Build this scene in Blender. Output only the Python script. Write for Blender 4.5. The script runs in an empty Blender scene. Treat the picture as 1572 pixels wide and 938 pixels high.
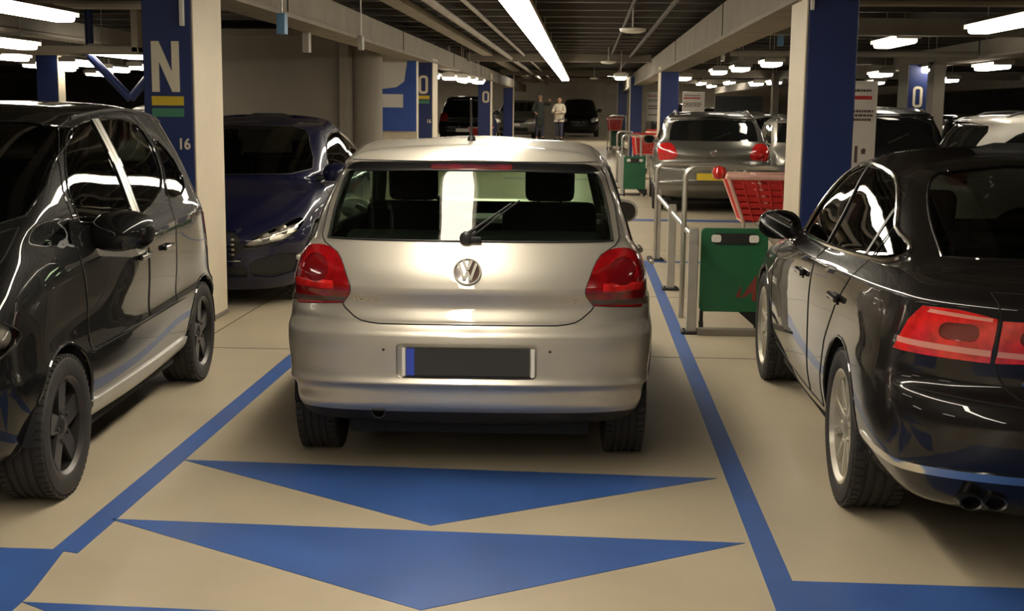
import bpy, bmesh, math, random
import numpy as np
from mathutils import Vector, Matrix, interpolate
from mathutils.bvhtree import BVHTree
PI = math.pi
R = math.radians
random.seed(7)
scene = bpy.context.scene
COL = scene.collection

# ------------------------------------------------------------------ camera
def make_camera():
    f, W, H = 1950.0, 1572.0, 938.0
    vx, vy, roll, h = 899.0, 170.0, 0.011, 1.6
    u = (vx - W / 2) / f; v = -(vy - H / 2) / f
    c, s = math.cos(roll), math.sin(roll)
    d = Vector((u * c - v * s, u * s + v * c, -1)).normalized()
    p = math.atan2(d.y, -d.z); a = math.asin(d.x)
    Rt = Vector((math.cos(a), math.sin(a), 0))
    F = Vector((-math.sin(a) * math.cos(p), math.cos(a) * math.cos(p), -math.sin(p)))
    U = Rt.cross(F)
    X = c * Rt + s * U
    Y = -s * Rt + c * U
    cam = bpy.data.cameras.new('camera')
    cam.sensor_fit = 'HORIZONTAL'; cam.sensor_width = 36; cam.lens = f / W * 36
    cam.clip_start = 0.05; cam.clip_end = 300
    o = bpy.data.objects.new('camera', cam); COL.objects.link(o)
    M = Matrix((X, Y, -F)).transposed().to_4x4()
    M.translation = (0, 0, h)
    o.matrix_world = M
    scene.camera = o
make_camera()

# ------------------------------------------------------------------ light and exposure
TUBE = 28.0          # radiance of the ceiling tubes
TUBE_COL = (1.0, 0.90, 0.74)
w = bpy.data.worlds.new('world'); scene.world = w; w.use_nodes = True
w.node_tree.nodes['Background'].inputs[0].default_value = (0.02, 0.018, 0.015, 1)
w.node_tree.nodes['Background'].inputs[1].default_value = 0.3
scene.view_settings.view_transform = 'Standard'
scene.view_settings.look = 'None'
scene.view_settings.exposure = 0.0
scene.view_settings.gamma = 1
scene.view_settings.use_curve_mapping = False
scene.cycles.use_denoising = True
scene.cycles.max_bounces = 8
scene.cycles.diffuse_bounces = 4
scene.cycles.glossy_bounces = 5
scene.cycles.transparent_max_bounces = 16
scene.cycles.sample_clamp_indirect = 6.0
scene.cycles.caustics_reflective = False

# ------------------------------------------------------------------ materials
def new_mat(name):
    m = bpy.data.materials.new(name); m.use_nodes = True
    nt = m.node_tree
    return m, nt, nt.nodes['Principled BSDF'], nt.nodes['Material Output']
def setp(b, **k):
    names = {'color': 'Base Color', 'rough': 'Roughness', 'metal': 'Metallic', 'coat': 'Coat Weight', 'coat_rough': 'Coat Roughness', 'spec': 'Specular IOR Level', 'trans': 'Transmission Weight', 'ior': 'IOR', 'sub': 'Subsurface Weight'}
    for n, v in k.items():
        b.inputs[names[n]].default_value = (*v, 1) if n == 'color' else v
def noise_color(nt, b, col, amt=0.15, scale=6, detail=5, rough_amt=0.0, stretch=None, bump=0.0, bscale=40):
    tc = nt.nodes.new('ShaderNodeTexCoord')
    mp = nt.nodes.new('ShaderNodeMapping'); nt.links.new(tc.outputs['Object'], mp.inputs[0])
    if stretch: mp.inputs['Scale'].default_value = stretch
    n = nt.nodes.new('ShaderNodeTexNoise'); n.inputs['Scale'].default_value = scale; n.inputs['Detail'].default_value = detail
    nt.links.new(mp.outputs[0], n.inputs['Vector'])
    cr = nt.nodes.new('ShaderNodeValToRGB')
    cr.color_ramp.elements[0].position = 0.3; cr.color_ramp.elements[1].position = 0.72
    cr.color_ramp.elements[0].color = (*[c * (1 - amt) for c in col], 1)
    cr.color_ramp.elements[1].color = (*[min(1, c * (1 + amt * .6)) for c in col], 1)
    nt.links.new(n.outputs['Fac'], cr.inputs[0]); nt.links.new(cr.outputs[0], b.inputs['Base Color'])
    if rough_amt:
        mr = nt.nodes.new('ShaderNodeMapRange'); r0 = b.inputs['Roughness'].default_value
        mr.inputs['To Min'].default_value = r0 - rough_amt; mr.inputs['To Max'].default_value = r0 + rough_amt
        nt.links.new(n.outputs['Fac'], mr.inputs[0]); nt.links.new(mr.outputs[0], b.inputs['Roughness'])
    if bump:
        n2 = nt.nodes.new('ShaderNodeTexNoise'); n2.inputs['Scale'].default_value = bscale; n2.inputs['Detail'].default_value = 6
        nt.links.new(tc.outputs['Object'], n2.inputs['Vector'])
        bp = nt.nodes.new('ShaderNodeBump'); bp.inputs['Strength'].default_value = bump; bp.inputs['Distance'].default_value = .01
        nt.links.new(n2.outputs['Fac'], bp.inputs['Height']); nt.links.new(bp.outputs[0], b.inputs['Normal'])
def matte(name, col, rough=.7, amt=.12, scale=6, bump=0, metal=0, spec=.5, **k):
    m, nt, b, o = new_mat(name); setp(b, color=col, rough=rough, metal=metal, spec=spec)
    noise_color(nt, b, col, amt, scale, bump=bump, **k)
    return m
def paint(name, col, metal=0.0, rough=.35, coat=1.0, spec=.5, amt=.05, scale=3):
    m, nt, b, o = new_mat(name); setp(b, color=col, rough=rough, metal=metal, coat=coat, coat_rough=.02, spec=spec)
    noise_color(nt, b, col, amt, scale)
    return m
def glass(name, tint, spec=1.0, ior=1.5):
    m, nt, b, o = new_mat(name); nt.nodes.remove(b)
    t = nt.nodes.new('ShaderNodeBsdfTransparent'); t.inputs[0].default_value = (*tint, 1)
    g = nt.nodes.new('ShaderNodeBsdfGlossy'); g.inputs['Roughness'].default_value = 0.015; g.inputs[0].default_value = (spec,) * 3 + (1,)
    f = nt.nodes.new('ShaderNodeFresnel')
    ge = nt.nodes.new('ShaderNodeNewGeometry'); mr = nt.nodes.new('ShaderNodeMapRange')       # a thin pane reflects alike from both faces
    mr.inputs['To Min'].default_value = ior; mr.inputs['To Max'].default_value = 1 / ior
    nt.links.new(ge.outputs['Backfacing'], mr.inputs[0]); nt.links.new(mr.outputs[0], f.inputs[0])
    mx = nt.nodes.new('ShaderNodeMixShader')
    nt.links.new(f.outputs[0], mx.inputs[0]); nt.links.new(t.outputs[0], mx.inputs[1]); nt.links.new(g.outputs[0], mx.inputs[2])
    nt.links.new(mx.outputs[0], o.inputs[0])
    return m
def emit(name, col, s):
    m, nt, b, o = new_mat(name); nt.nodes.remove(b)
    e = nt.nodes.new('ShaderNodeEmission'); e.inputs[0].default_value = (*col, 1); e.inputs[1].default_value = s
    nt.links.new(e.outputs[0], o.inputs[0])
    return m
M = {}
M['tube'] = emit('lit_tube', TUBE_COL, TUBE)
M['tube_far'] = emit('lit_tube_other_bays', TUBE_COL, TUBE * .5)
M['floor'] = matte('epoxy_floor', (.44, .375, .265), .42, .13, 1.3, bump=.05, rough_amt=.07)
M['blue_floor'] = matte('blue_floor_paint', (.040, .105, .33), .42, .22, 2.6, bump=.06, rough_amt=.06)
M['joint'] = matte('floor_joint', (.09, .075, .055), .8)
M['ceiling'] = matte('ceiling_deck', (.055, .048, .040), .8, .25, 2)
M['deck_rib'] = matte('ceiling_rib', (.075, .066, .055), .7, .2, 3)
M['concrete'] = matte('pale_concrete', (.27, .24, .195), .75, .15, 2.5, bump=.15)
M['wall'] = matte('grey_wall', (.20, .178, .145), .8, .12, 1.2, bump=.1)
M['wall_dark'] = matte('dark_wall', (.17, .15, .12), .85, .15, .8)
M['wall_side'] = matte('far_wall', (.13, .115, .10), .85, .25, .5)
M['cream'] = matte('cream_column_paint', (.66, .58, .44), .55, .06, 3, bump=.03)
M['navy'] = matte('navy_column_paint', (.016, .032, .135), .42, .1, 3)
M['blue_poster'] = matte('poster_blue', (.05, .11, .42), .35, .08, 3)
M['white'] = matte('white_enamel', (.78, .75, .68), .35, .05, 4)
M['letter'] = matte('letter_cream', (.75, .68, .52), .4, .05, 4)
M['yellow'] = matte('stripe_yellow', (.62, .45, .03), .5, .05, 4)
M['green_stripe'] = matte('stripe_green', (.06, .22, .13), .5, .05, 4)
M['black'] = matte('black_plastic', (.012, .012, .012), .45, .2, 20)
M['seam'] = matte('panel_gap', (.006, .006, .006), .8, .1, 20)
M['trim'] = matte('dark_interior', (.022, .021, .020), .75, .25, 12)
M['rubber'] = matte('tyre_rubber', (.022, .020, .018), .72, .2, 30, bump=.2)
M['liner'] = matte('wheel_arch_liner', (.008, .008, .008), .9)
M['silver'] = paint('silver_car_paint', (.60, .56, .48), .7, .36)
M['black_paint'] = paint('black_car_paint', (.004, .004, .004), 0, .5, spec=.1)
M['dark_paint'] = paint('dark_brown_grey_car_paint', (.009, .0075, .007), 0, .4, spec=.1)
M['blue_paint'] = paint('dark_blue_car_paint', (.005, .006, .030), .1, .4, spec=.15)
M['grey_paint'] = paint('grey_car_paint', (.20, .195, .17), .7, .35)
M['white_paint'] = paint('white_car_paint', (.72, .69, .62), 0, .3)
M['glass'] = glass('tinted_glass', (.56, .68, .56))
M['glass_dark'] = glass('dark_glass', (.22, .24, .22))
M['glass_bg'] = paint('far_car_glass', (.008, .009, .009), 0, .05)
M['clear_lens'] = glass('clear_lens', (.85, .85, .83))
M['chrome'] = matte('chrome', (.85, .83, .78), .12, .03, 3, metal=1)
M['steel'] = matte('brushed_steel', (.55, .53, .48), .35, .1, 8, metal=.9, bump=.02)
M['alloy'] = matte('silver_alloy', (.70, .66, .56), .3, .08, 8, metal=.8)
M['dark_alloy'] = matte('dark_alloy', (.06, .055, .052), .35, .1, 8, metal=.7)
M['red_lens'] = paint('red_lens', (.26, .004, .006), 0, .12, amt=.45, scale=16)
M['red_lens_bright'] = paint('bright_red_lens', (.72, .02, .018), 0, .15, amt=.45, scale=20)
M['red_lens_dark'] = paint('deep_red_lens', (.16, .004, .006), 0, .12)
M['smoke_lens'] = paint('smoked_lens', (.10, .06, .045), 0, .1)
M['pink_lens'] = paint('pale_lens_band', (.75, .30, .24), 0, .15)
M['reflector'] = matte('lamp_reflector', (.62, .58, .50), .35, .5, 14, metal=.6)
M['dark_mirror'] = matte('mirror_glass', (.10, .10, .10), .05, .02, 3, metal=1)
M['dull_red'] = matte('faded_red', (.20, .03, .02), .6, .3, 14)
M['dark_steel'] = matte('dark_steel', (.08, .075, .07), .35, .1, 8, metal=.9)
M['plate_dark'] = matte('blank_plate_face', (.056, .055, .052), .95, .02, 3, spec=.1)
M['plate_blue'] = matte('plate_blue_band', (.04, .08, .5), .5, .02, 3)
M['plate_yellow'] = matte('yellow_plate', (.80, .58, .03), .45, .04, 3)
M['green'] = matte('green_board', (.012, .115, .045), .4, .12, 4)
M['red_plastic'] = matte('red_plastic', (.55, .025, .02), .38, .1, 6)
M['pink_plastic'] = matte('pale_pink_plastic', (.72, .42, .34), .4, .08, 6)
M['seat'] = matte('dark_seat_cloth', (.018, .018, .019), .9, .2, 20)
M['skin'] = matte('skin', (.50, .28, .19), .5, .05, 8)
M['hair'] = matte('brown_hair', (.05, .028, .018), .6, .3, 30)
M['hair_red'] = matte('auburn_hair', (.14, .06, .035), .6, .3, 30)
M['coat'] = matte('dark_green_coat', (.035, .042, .034), .85, .2, 10)
M['knit'] = matte('cream_knit', (.62, .55, .44), .85, .1, 10)
M['jeans'] = matte('dark_jeans', (.045, .045, .08), .85, .15, 10)
M['light_body'] = matte('lamp_housing', (.5, .47, .4), .5, .05, 5)
M['sign_blue'] = matte('hanging_sign_blue', (.12, .26, .42), .5, .05, 5)
M['sign_grey'] = matte('hanging_sign_grey', (.40, .38, .32), .5, .1, 5)
M['ink'] = matte('sign_print', (.10, .08, .07), .6, .05, 5)
M['amber'] = matte('amber_wood', (.50, .33, .15), .6, .15, 3)

# ------------------------------------------------------------------ mesh helpers
def link_mesh(name, verts, faces, mats, parent=None, smooth=False, fm=None, loc=None, rotz=0):
    me = bpy.data.meshes.new(name)
    me.from_pydata([tuple(v) for v in verts], [], faces)
    for m in (mats if isinstance(mats, (list, tuple)) else [mats]): me.materials.append(m)
    if fm is not None:
        me.polygons.foreach_set('material_index', fm)
    if smooth: me.polygons.foreach_set('use_smooth', [True] * len(me.polygons))
    me.update()
    o = bpy.data.objects.new(name, me); COL.objects.link(o)
    if parent: o.parent = parent
    if loc: o.location = loc
    o.rotation_euler.z = rotz
    return o
class MB:
    """collects boxes, tubes, lathes ... into one mesh"""
    def __init__(s): s.bm = bmesh.new(); s.mi = 0
    def mat(s, i): s.mi = i; return s
    def _fin(s, vs0, fs0=None):
        for f in s.bm.faces:
            if f.index == -1 or f.index >= s._nf: f.material_index = s.mi
    def _start(s): s.bm.faces.index_update(); s._nf = len(s.bm.faces); s._fset = set(s.bm.faces)
    def _end(s, smooth=False):
        for f in s.bm.faces:
            if f not in s._fset:
                f.material_index = s.mi; f.smooth = smooth
    def box(s, x0, x1, y0, y1, z0, z1, bev=0.0, seg=2, mat=None, M4=None):
        s._start()
        r = bmesh.ops.create_cube(s.bm, size=1)
        vs = r['verts']
        for v in vs: v.co = Vector(((x0 + x1) / 2 + v.co.x * (x1 - x0), (y0 + y1) / 2 + v.co.y * (y1 - y0), (z0 + z1) / 2 + v.co.z * (z1 - z0)))
        if bev:
            es = list({e for v in vs for e in v.link_edges})
            bv = bmesh.ops.bevel(s.bm, geom=es, offset=bev, segments=seg, profile=.6, affect='EDGES')
        new = [f for f in s.bm.faces if f not in s._fset]
        if M4 is not None:
            for v in {v for f in new for v in f.verts}: v.co = M4 @ v.co
        s._end(smooth=False)
        return s
    def obox(s, c, size, rot=(0, 0, 0), bev=0.0, seg=2):
        from mathutils import Euler
        M4 = Matrix.Translation(c) @ Euler(rot).to_matrix().to_4x4()
        a, b, d = [q / 2 for q in size]
        return s.box(-a, a, -b, b, -d, d, bev, seg, M4=M4)
    def tube(s, pts, r, n=10, cap=True, closed=False, smooth=True):
        s._start()
        pts = [Vector(p) for p in pts]; N = len(pts); rings = []
        rr = r if isinstance(r, (list, tuple)) else [r] * N
        ref = None
        for i, p in enumerate(pts):
            if closed: t = pts[(i + 1) % N] - pts[i - 1]
            else: t = pts[min(i + 1, N - 1)] - pts[max(i - 1, 0)]
            t.normalize()
            if ref is None: ref = Vector((0, 0, 1)) if abs(t.z) < .9 else Vector((1, 0, 0))
            a = t.cross(ref).normalized(); b = a.cross(t).normalized(); ref = b
            rings.append([s.bm.verts.new(p + (a * math.cos(2 * PI * k / n) + b * math.sin(2 * PI * k / n)) * rr[i]) for k in range(n)])
        m = N if closed else N - 1
        for i in range(m):
            A, B = rings[i], rings[(i + 1) % N]
            for k in range(n):
                s.bm.faces.new((A[k], A[(k + 1) % n], B[(k + 1) % n], B[k]))
        if cap and not closed:
            s.bm.faces.new(rings[0][::-1]); s.bm.faces.new(rings[-1])
        s._end(smooth)
        if cap and not closed:
            for f in s.bm.faces:
                if f not in s._fset and len(f.verts) == n and n > 4: f.smooth = False
        return s
    def lathe(s, prof, n=32, axis='z', center=(0, 0, 0), smooth=True, ang=2 * PI, start=0):
        """prof: list of (radius, height along the axis)"""
        s._start(); rings = []; c = Vector(center)
        full = abs(ang - 2 * PI) < 1e-6; cnt = n if full else n + 1
        for (r_, h_) in prof:
            ring = []
            for k in range(cnt):
                t = start + ang * k / n; a, b = r_ * math.cos(t), r_ * math.sin(t)
                p = {'z': (a, b, h_), 'x': (h_, a, b), 'y': (b, h_, a)}[axis]
                ring.append(s.bm.verts.new(c + Vector(p)))
            rings.append(ring)
        for i in range(len(prof) - 1):
            A, B = rings[i], rings[i + 1]
            for k in range(n if full else n):
                k2 = (k + 1) % cnt
                try: s.bm.faces.new((A[k], A[k2], B[k2], B[k]))
                except ValueError: pass
        s._end(smooth)
        bmesh.ops.remove_doubles(s.bm, verts=[v for r_ in rings for v in r_], dist=1e-5)
        return s
    def prism(s, poly, d0, d1, axis='y', bev=0.0, org=(0, 0, 0)):
        """poly in the plane normal to axis; extruded from d0 to d1"""
        s._start(); o = Vector(org)
        def P(a, b, d): return o + Vector({'y': (a, d, b), 'x': (d, a, b), 'z': (a, b, d)}[axis])
        A = [s.bm.verts.new(P(a, b, d0)) for a, b in poly]; B = [s.bm.verts.new(P(a, b, d1)) for a, b in poly]
        fs = [s.bm.faces.new(A), s.bm.faces.new(B[::-1])]
        n = len(poly)
        for k in range(n): fs.append(s.bm.faces.new((A[k], B[k], B[(k + 1) % n], A[(k + 1) % n])))
        if bev:
            bmesh.ops.bevel(s.bm, geom=list({e for f in fs for e in f.edges}), offset=bev, segments=2, affect='EDGES')
        s._end(False)
        return s
    def quad(s, a, b, c, d):
        s._start(); s.bm.faces.new([s.bm.verts.new(Vector(p)) for p in (a, b, c, d)]); s._end(); return s
    def build(s, name, mats, parent=None, loc=None, rotz=0, sharp=35):
        bmesh.ops.recalc_face_normals(s.bm, faces=s.bm.faces)
        me = bpy.data.meshes.new(name); s.bm.to_mesh(me); s.bm.free()
        for m in (mats if isinstance(mats, (list, tuple)) else [mats]): me.materials.append(m)
        o = bpy.data.objects.new(name, me); COL.objects.link(o)
        if any(p.use_smooth for p in me.polygons): me.set_sharp_from_angle(angle=R(sharp))
        if parent: o.parent = parent
        if loc: o.location = loc
        o.rotation_euler.z = rotz
        if name in SPLIT: split_loose(o)
        return o
SPLIT = {'panel_gap', 'chrome_window_trim', 'hanger', 'wheel_arch_lip', 'body_trim', 'roof_strip', 'parking_sensor', 'shoe', 'ear', 'headlight_reflector', 'headlight_back', 'plate_light_edge', 'grille_bar', 'diffuser', 'pipe'}
def split_loose(o):
    bm = bmesh.new(); bm.from_mesh(o.data); bm.verts.ensure_lookup_table()
    seen = set(); isl = []
    for v in bm.verts:
        if v.index in seen: continue
        st = [v]; cur = set()
        while st:
            q = st.pop()
            if q.index in cur: continue
            cur.add(q.index); st += [e.other_vert(q) for e in q.link_edges if e.other_vert(q).index not in cur]
        seen |= cur; isl.append(cur)
    if len(isl) > 1:
        for k, cur in enumerate(isl):
            b2 = bm.copy(); b2.verts.ensure_lookup_table()
            bmesh.ops.delete(b2, geom=[v for v in b2.verts if v.index not in cur], context='VERTS')
            if k == 0: me = o.data; 
            else:
                me = o.data.copy(); c = o.copy(); c.data = me; COL.objects.link(c)
            b2.to_mesh(me); b2.free()
    bm.free()
def tag(o, label=None, cat=None, group=None, kind=None):
    if label: o['label'] = label
    if cat: o['category'] = cat
    if group: o['group'] = group
    if kind: o['kind'] = kind
    return o
def empty(name, loc, rz=0):
    o = bpy.data.objects.new(name, None); COL.objects.link(o)
    o.location = loc; o.rotation_euler.z = rz; o.empty_display_size = .2
    return o
def struct(o, label=None): o['kind'] = 'structure'; (label and o.__setitem__('label', label)); return o
def copy_tree(o, parent=None):
    c = o.copy(); COL.objects.link(c); c.parent = parent
    for ch in [x for x in scene.objects if x.parent == o]: copy_tree(ch, c)
    return c
def rrect(x0, x1, y0, y1, r, n=5):
    pts = []
    for cx, cy, a0 in ((x1 - r, y1 - r, 0), (x0 + r, y1 - r, 90), (x0 + r, y0 + r, 180), (x1 - r, y0 + r, 270)):
        for k in range(n + 1):
            a = R(a0 + 90 * k / n); pts.append((cx + r * math.cos(a), cy + r * math.sin(a)))
    return pts
def text_mesh(name, txt, size, mat, parent=None, M4=None, depth=.004, align='CENTER', sx=1.0, bold=0.0):
    cu = bpy.data.curves.new(name, 'FONT'); cu.body = txt; cu.size = size; cu.extrude = depth; cu.align_x = align; cu.align_y = 'CENTER'; cu.offset = bold
    t = bpy.data.objects.new(name + '_tmp', cu); COL.objects.link(t)
    bpy.context.view_layer.update()
    me = bpy.data.meshes.new_from_object(t.evaluated_get(bpy.context.evaluated_depsgraph_get()))
    bpy.data.objects.remove(t); me.name = name
    me.transform(Matrix.Diagonal((sx, 1, 1, 1)))
    if M4 is not None: me.transform(M4)
    me.materials.clear(); me.materials.append(mat)
    o = bpy.data.objects.new(name, me); COL.objects.link(o)
    if parent: o.parent = parent
    return o
FACE_CAM = Matrix(((1, 0, 0, 0), (0, 0, -1, 0), (0, 1, 0, 0), (0, 0, 0, 1)))     # text plane xy -> xz, facing -y

# ------------------------------------------------------------------ the garage itself
X0, X1, Y0, Y1, ZC = -26.0, 24.0, -13.0, 62.0, 3.1
def ramp(y):
    if y < 36: return 0.0
    if y < 48: return .46 * (y - 36) / 12
    return .46
g = MB()
ys = [Y0, 0, 12, 24, 36, 40, 44, 48, 55, Y1]
g._start()
row_t = [[g.bm.verts.new((x, y, ramp(y))) for x in (X0, X1)] for y in ys]
for a, b in zip(row_t, row_t[1:]): g.bm.faces.new((a[0], a[1], b[1], b[0]))
g._end()
floor = g.build('floor', M['floor']); struct(floor, 'beige epoxy garage floor with blue painted markings')
def paint_poly(name, pts, mat=None, z=.002, label=None):
    g = MB(); g.prism(pts, .0004, z, 'z'); o = g.build(name, mat or M['blue_floor'], floor)
    if label: o['label'] = label
    return o
paint_poly('painted_line', [(.65, 4.24), (.745, 4.24), (.745, 13.72), (.65, 13.72)], label='long blue bay line on the right of the silver hatchback')
paint_poly('painted_line', [(-1.905, 4.33), (-1.80, 4.30), (-1.80, 13.72), (-1.905, 13.72)], label='long blue bay line on the left of the silver hatchback')
paint_poly('painted_band', [(.65, 2.6), (.65, 4.245), (9.0, 4.245), (9.0, 2.6)], z=.0016, label='wide blue band across the lower right of the floor')
paint_poly('painted_band', [(-9.0, 2.6), (-9.0, 4.335), (-1.86, 4.335), (-1.80, 3.9), (-1.78, 2.6)], z=.0016, label='wide blue band across the lower left of the floor')
for tri, lb in (([(-1.81, 5.545), (.61, 5.475), (-.57, 4.72)], 'blue triangle painted behind the silver hatchback, farther one'),
                ([(-1.83, 4.69), (.63, 4.625), (-.50, 3.88)], 'blue triangle painted in front of the farther triangle'),
                ([(-1.80, 3.84), (.60, 3.775), (-.50, 3.03)], 'blue triangle at the lower edge of the photo')):
    paint_poly('painted_triangle', tri, label=lb)
paint_poly('painted_line', [(.65, 13.6), (.65, 13.74), (1.6, 13.74), (1.6, 13.6)], z=.0024)
paint_poly('painted_line', [(-1.9, 18.8), (4.2, 18.8), (4.2, 19.15), (-1.9, 19.15)])
paint_poly('painted_line', [(.52, 19.2), (.62, 19.2), (.62, 36), (.52, 36)])
paint_poly('painted_line', [(-1.9, 30.0), (1.2, 30.0), (1.2, 30.3), (-1.9, 30.3)])
for y in (8.25, 11.0, 14.8, 2.0, 21.6, 27.0):
    paint_poly('floor_joint', [(-9, y), (10, y + .03), (10, y + .042), (-9, y + .012)], M['joint'], z=.0012)
paint_poly('floor_joint', [(-2.62, 4.3), (-2.61, 4.3), (-2.61, 22), (-2.62, 22)], M['joint'], z=.0012)

g = MB(); g.box(X0, X1, Y0, Y1, ZC, ZC + .2)
y = Y0 + .5
while y < Y1:
    g.mat(1).box(X0, X1, y, y + .16, ZC - .16, ZC + .01); y += 1.25
struct(g.build('ceiling', [M['ceiling'], M['deck_rib']]), 'dark ribbed garage ceiling')
def wall(nm, *b, mat='wall_side'):
    g = MB(); g.box(*b); return struct(g.build(nm, M[mat]))
wall('wall_left', X0 - .2, X0, Y0, Y1, -.1, ZC); wall('wall_right', X1, X1 + .2, Y0, Y1, -.1, ZC)
wall('wall_far', X0, X1, Y1, Y1 + .2, 0, ZC, mat='concrete'); wall('wall_near', X0, X1, Y0 - .2, Y0, -.1, ZC)

# stair core behind the dark blue car
g = MB()
g.box(-6.75, -3.66, 20.0, 22.0, 0, 2.72, .01)
g.lathe([(.26, 0), (.26, 2.72)], 32, 'z', (-3.48, 20.24, 0))
g.box(-3.84, -3.70, 19.9, 20.05, 0, 2.72)
struct(g.build('wall_back', M['wall']), 'grey-beige wall with a rounded corner behind the dark blue car')
g = MB(); g.box(-6.78, -3.15, 19.85, 22.1, 2.72, 2.80); struct(g.build('trim_1', M['wall_dark']))
g = MB(); g.box(-3.75, -2.95, 22.42, 22.6, 0, 2.62, .01); struct(g.build('wall_panel', M['cream']), 'pale wall strip that carries the blue poster')

# long beams on the column rows
def beam(nm, x, w_, zb, zt, y0, y1, joints=(), side=1):
    g = MB(); g.box(x, x + w_, y0, y1, zb, zt, .012)
    xf = x if side < 0 else x + w_
    g.box(x - .03, x + w_ + .03, y0, y1, zb - .035, zb + .01, .004)
    for yj in joints: g.mat(1).box(xf - .006, xf + .006, yj, yj + .05, zb, zt)
    g.mat(0)
    return struct(g.build(nm, [M['concrete'], M['seam']]))
beam('trim_2', -3.10, .32, 2.46, 2.76, -12, 60, (4.2, 11.9, 19.5, 27, 34, 41), 1)
beam('trim_3', 1.50, .34, 2.42, 2.80, -12, 60, (6.5, 14.5, 22, 30, 38), -1)
beam('trim_4', 5.95, .34, 2.48, 2.72, -12, 60, (10, 20, 30), -1)
beam('trim_5', -8.2, .34, 2.62, 2.86, -12, 60, (8, 20, 30), 1)
beam('trim_6', -13.2, .34, 2.66, 2.86, -12, 60); beam('trim_7', 11.2, .34, 2.36, 2.62, -12, 60)
g = MB(); g.box(-2.42, -2.18, -12, 60, 2.84, 2.92, .01); g.tube([(-1.75, -12, 2.78), (-1.75, 60, 2.78)], .045, 10)
g.tube([(-1.45, -12, 2.86), (-1.45, 60, 2.86)], .028, 8)
struct(g.build('trim_8', M['concrete']), 'cable tray and pipes running under the ceiling')
g = MB(); g.tube([(.55, 2, 2.93), (.58, 30, 2.90)], .022, 8); g.tube([(1.0, -12, 2.84), (1.0, 60, 2.84)], .03, 8)
struct(g.build('trim_9', M['deck_rib']))
# cross beams between the rows
for k, (xa, xb, yb, zb, zt) in enumerate([(-26, -3.1, 13.2, 2.72, 2.90), (-26, -3.1, 24, 2.68, 2.85), (1.85, 24, 17.2, 2.62, 2.84), (1.85, 24, 25.5, 2.55, 2.80), (-2.8, 1.5, 30, 2.72, 2.9), (-2.8, 1.5, 42, 2.72, 2.9), (-26, 24, 52, 2.72, 2.9), (1.85, 24, 34, 2.5, 2.7)]):
    g = MB(); g.box(xa, xb, yb, yb + .3, zb, zt, .01); struct(g.build('trim_%d' % (10 + k), M['wall_dark']))
g = MB()   # ducts over the left bays
g.box(-9.5, -6.2, 17.6, 18.2, 2.32, 2.42, .02); g.box(-6.3, -6.2, 17.6, 18.2, 2.32, 2.9, .01); g.box(-9.5, -9.4, 17.6, 18.2, 2.32, 2.9, .01)
g.tube([(-26, 15.4, 2.86), (-4, 15.4, 2.80)], .06, 10)
struct(g.build('trim_18', M['concrete']), 'hanging duct over the left bays')
g = MB(); g.tube([(24, 13.2, 2.78), (2.2, 12.6, 2.66)], .05, 10); g.tube([(2.2, 20, 2.5), (24, 20, 2.5)], .05, 10)
struct(g.build('trim_19', M['concrete']))

g = MB()
for a, b in (((-7.2, 18.4, 2.3), (-6.62, 18.4, 1.70)), ((-6.62, 18.4, 1.70), (-6.1, 18.4, 2.3)), ((-7.2, 18.4, 2.3), (-7.2, 18.4, ZC)), ((-6.1, 18.4, 2.3), (-6.1, 18.4, ZC))): g.tube([a, b], .06, 10)
struct(g.build('trim_20', M['navy']), 'dark blue V-shaped brace over the left bays')
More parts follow.
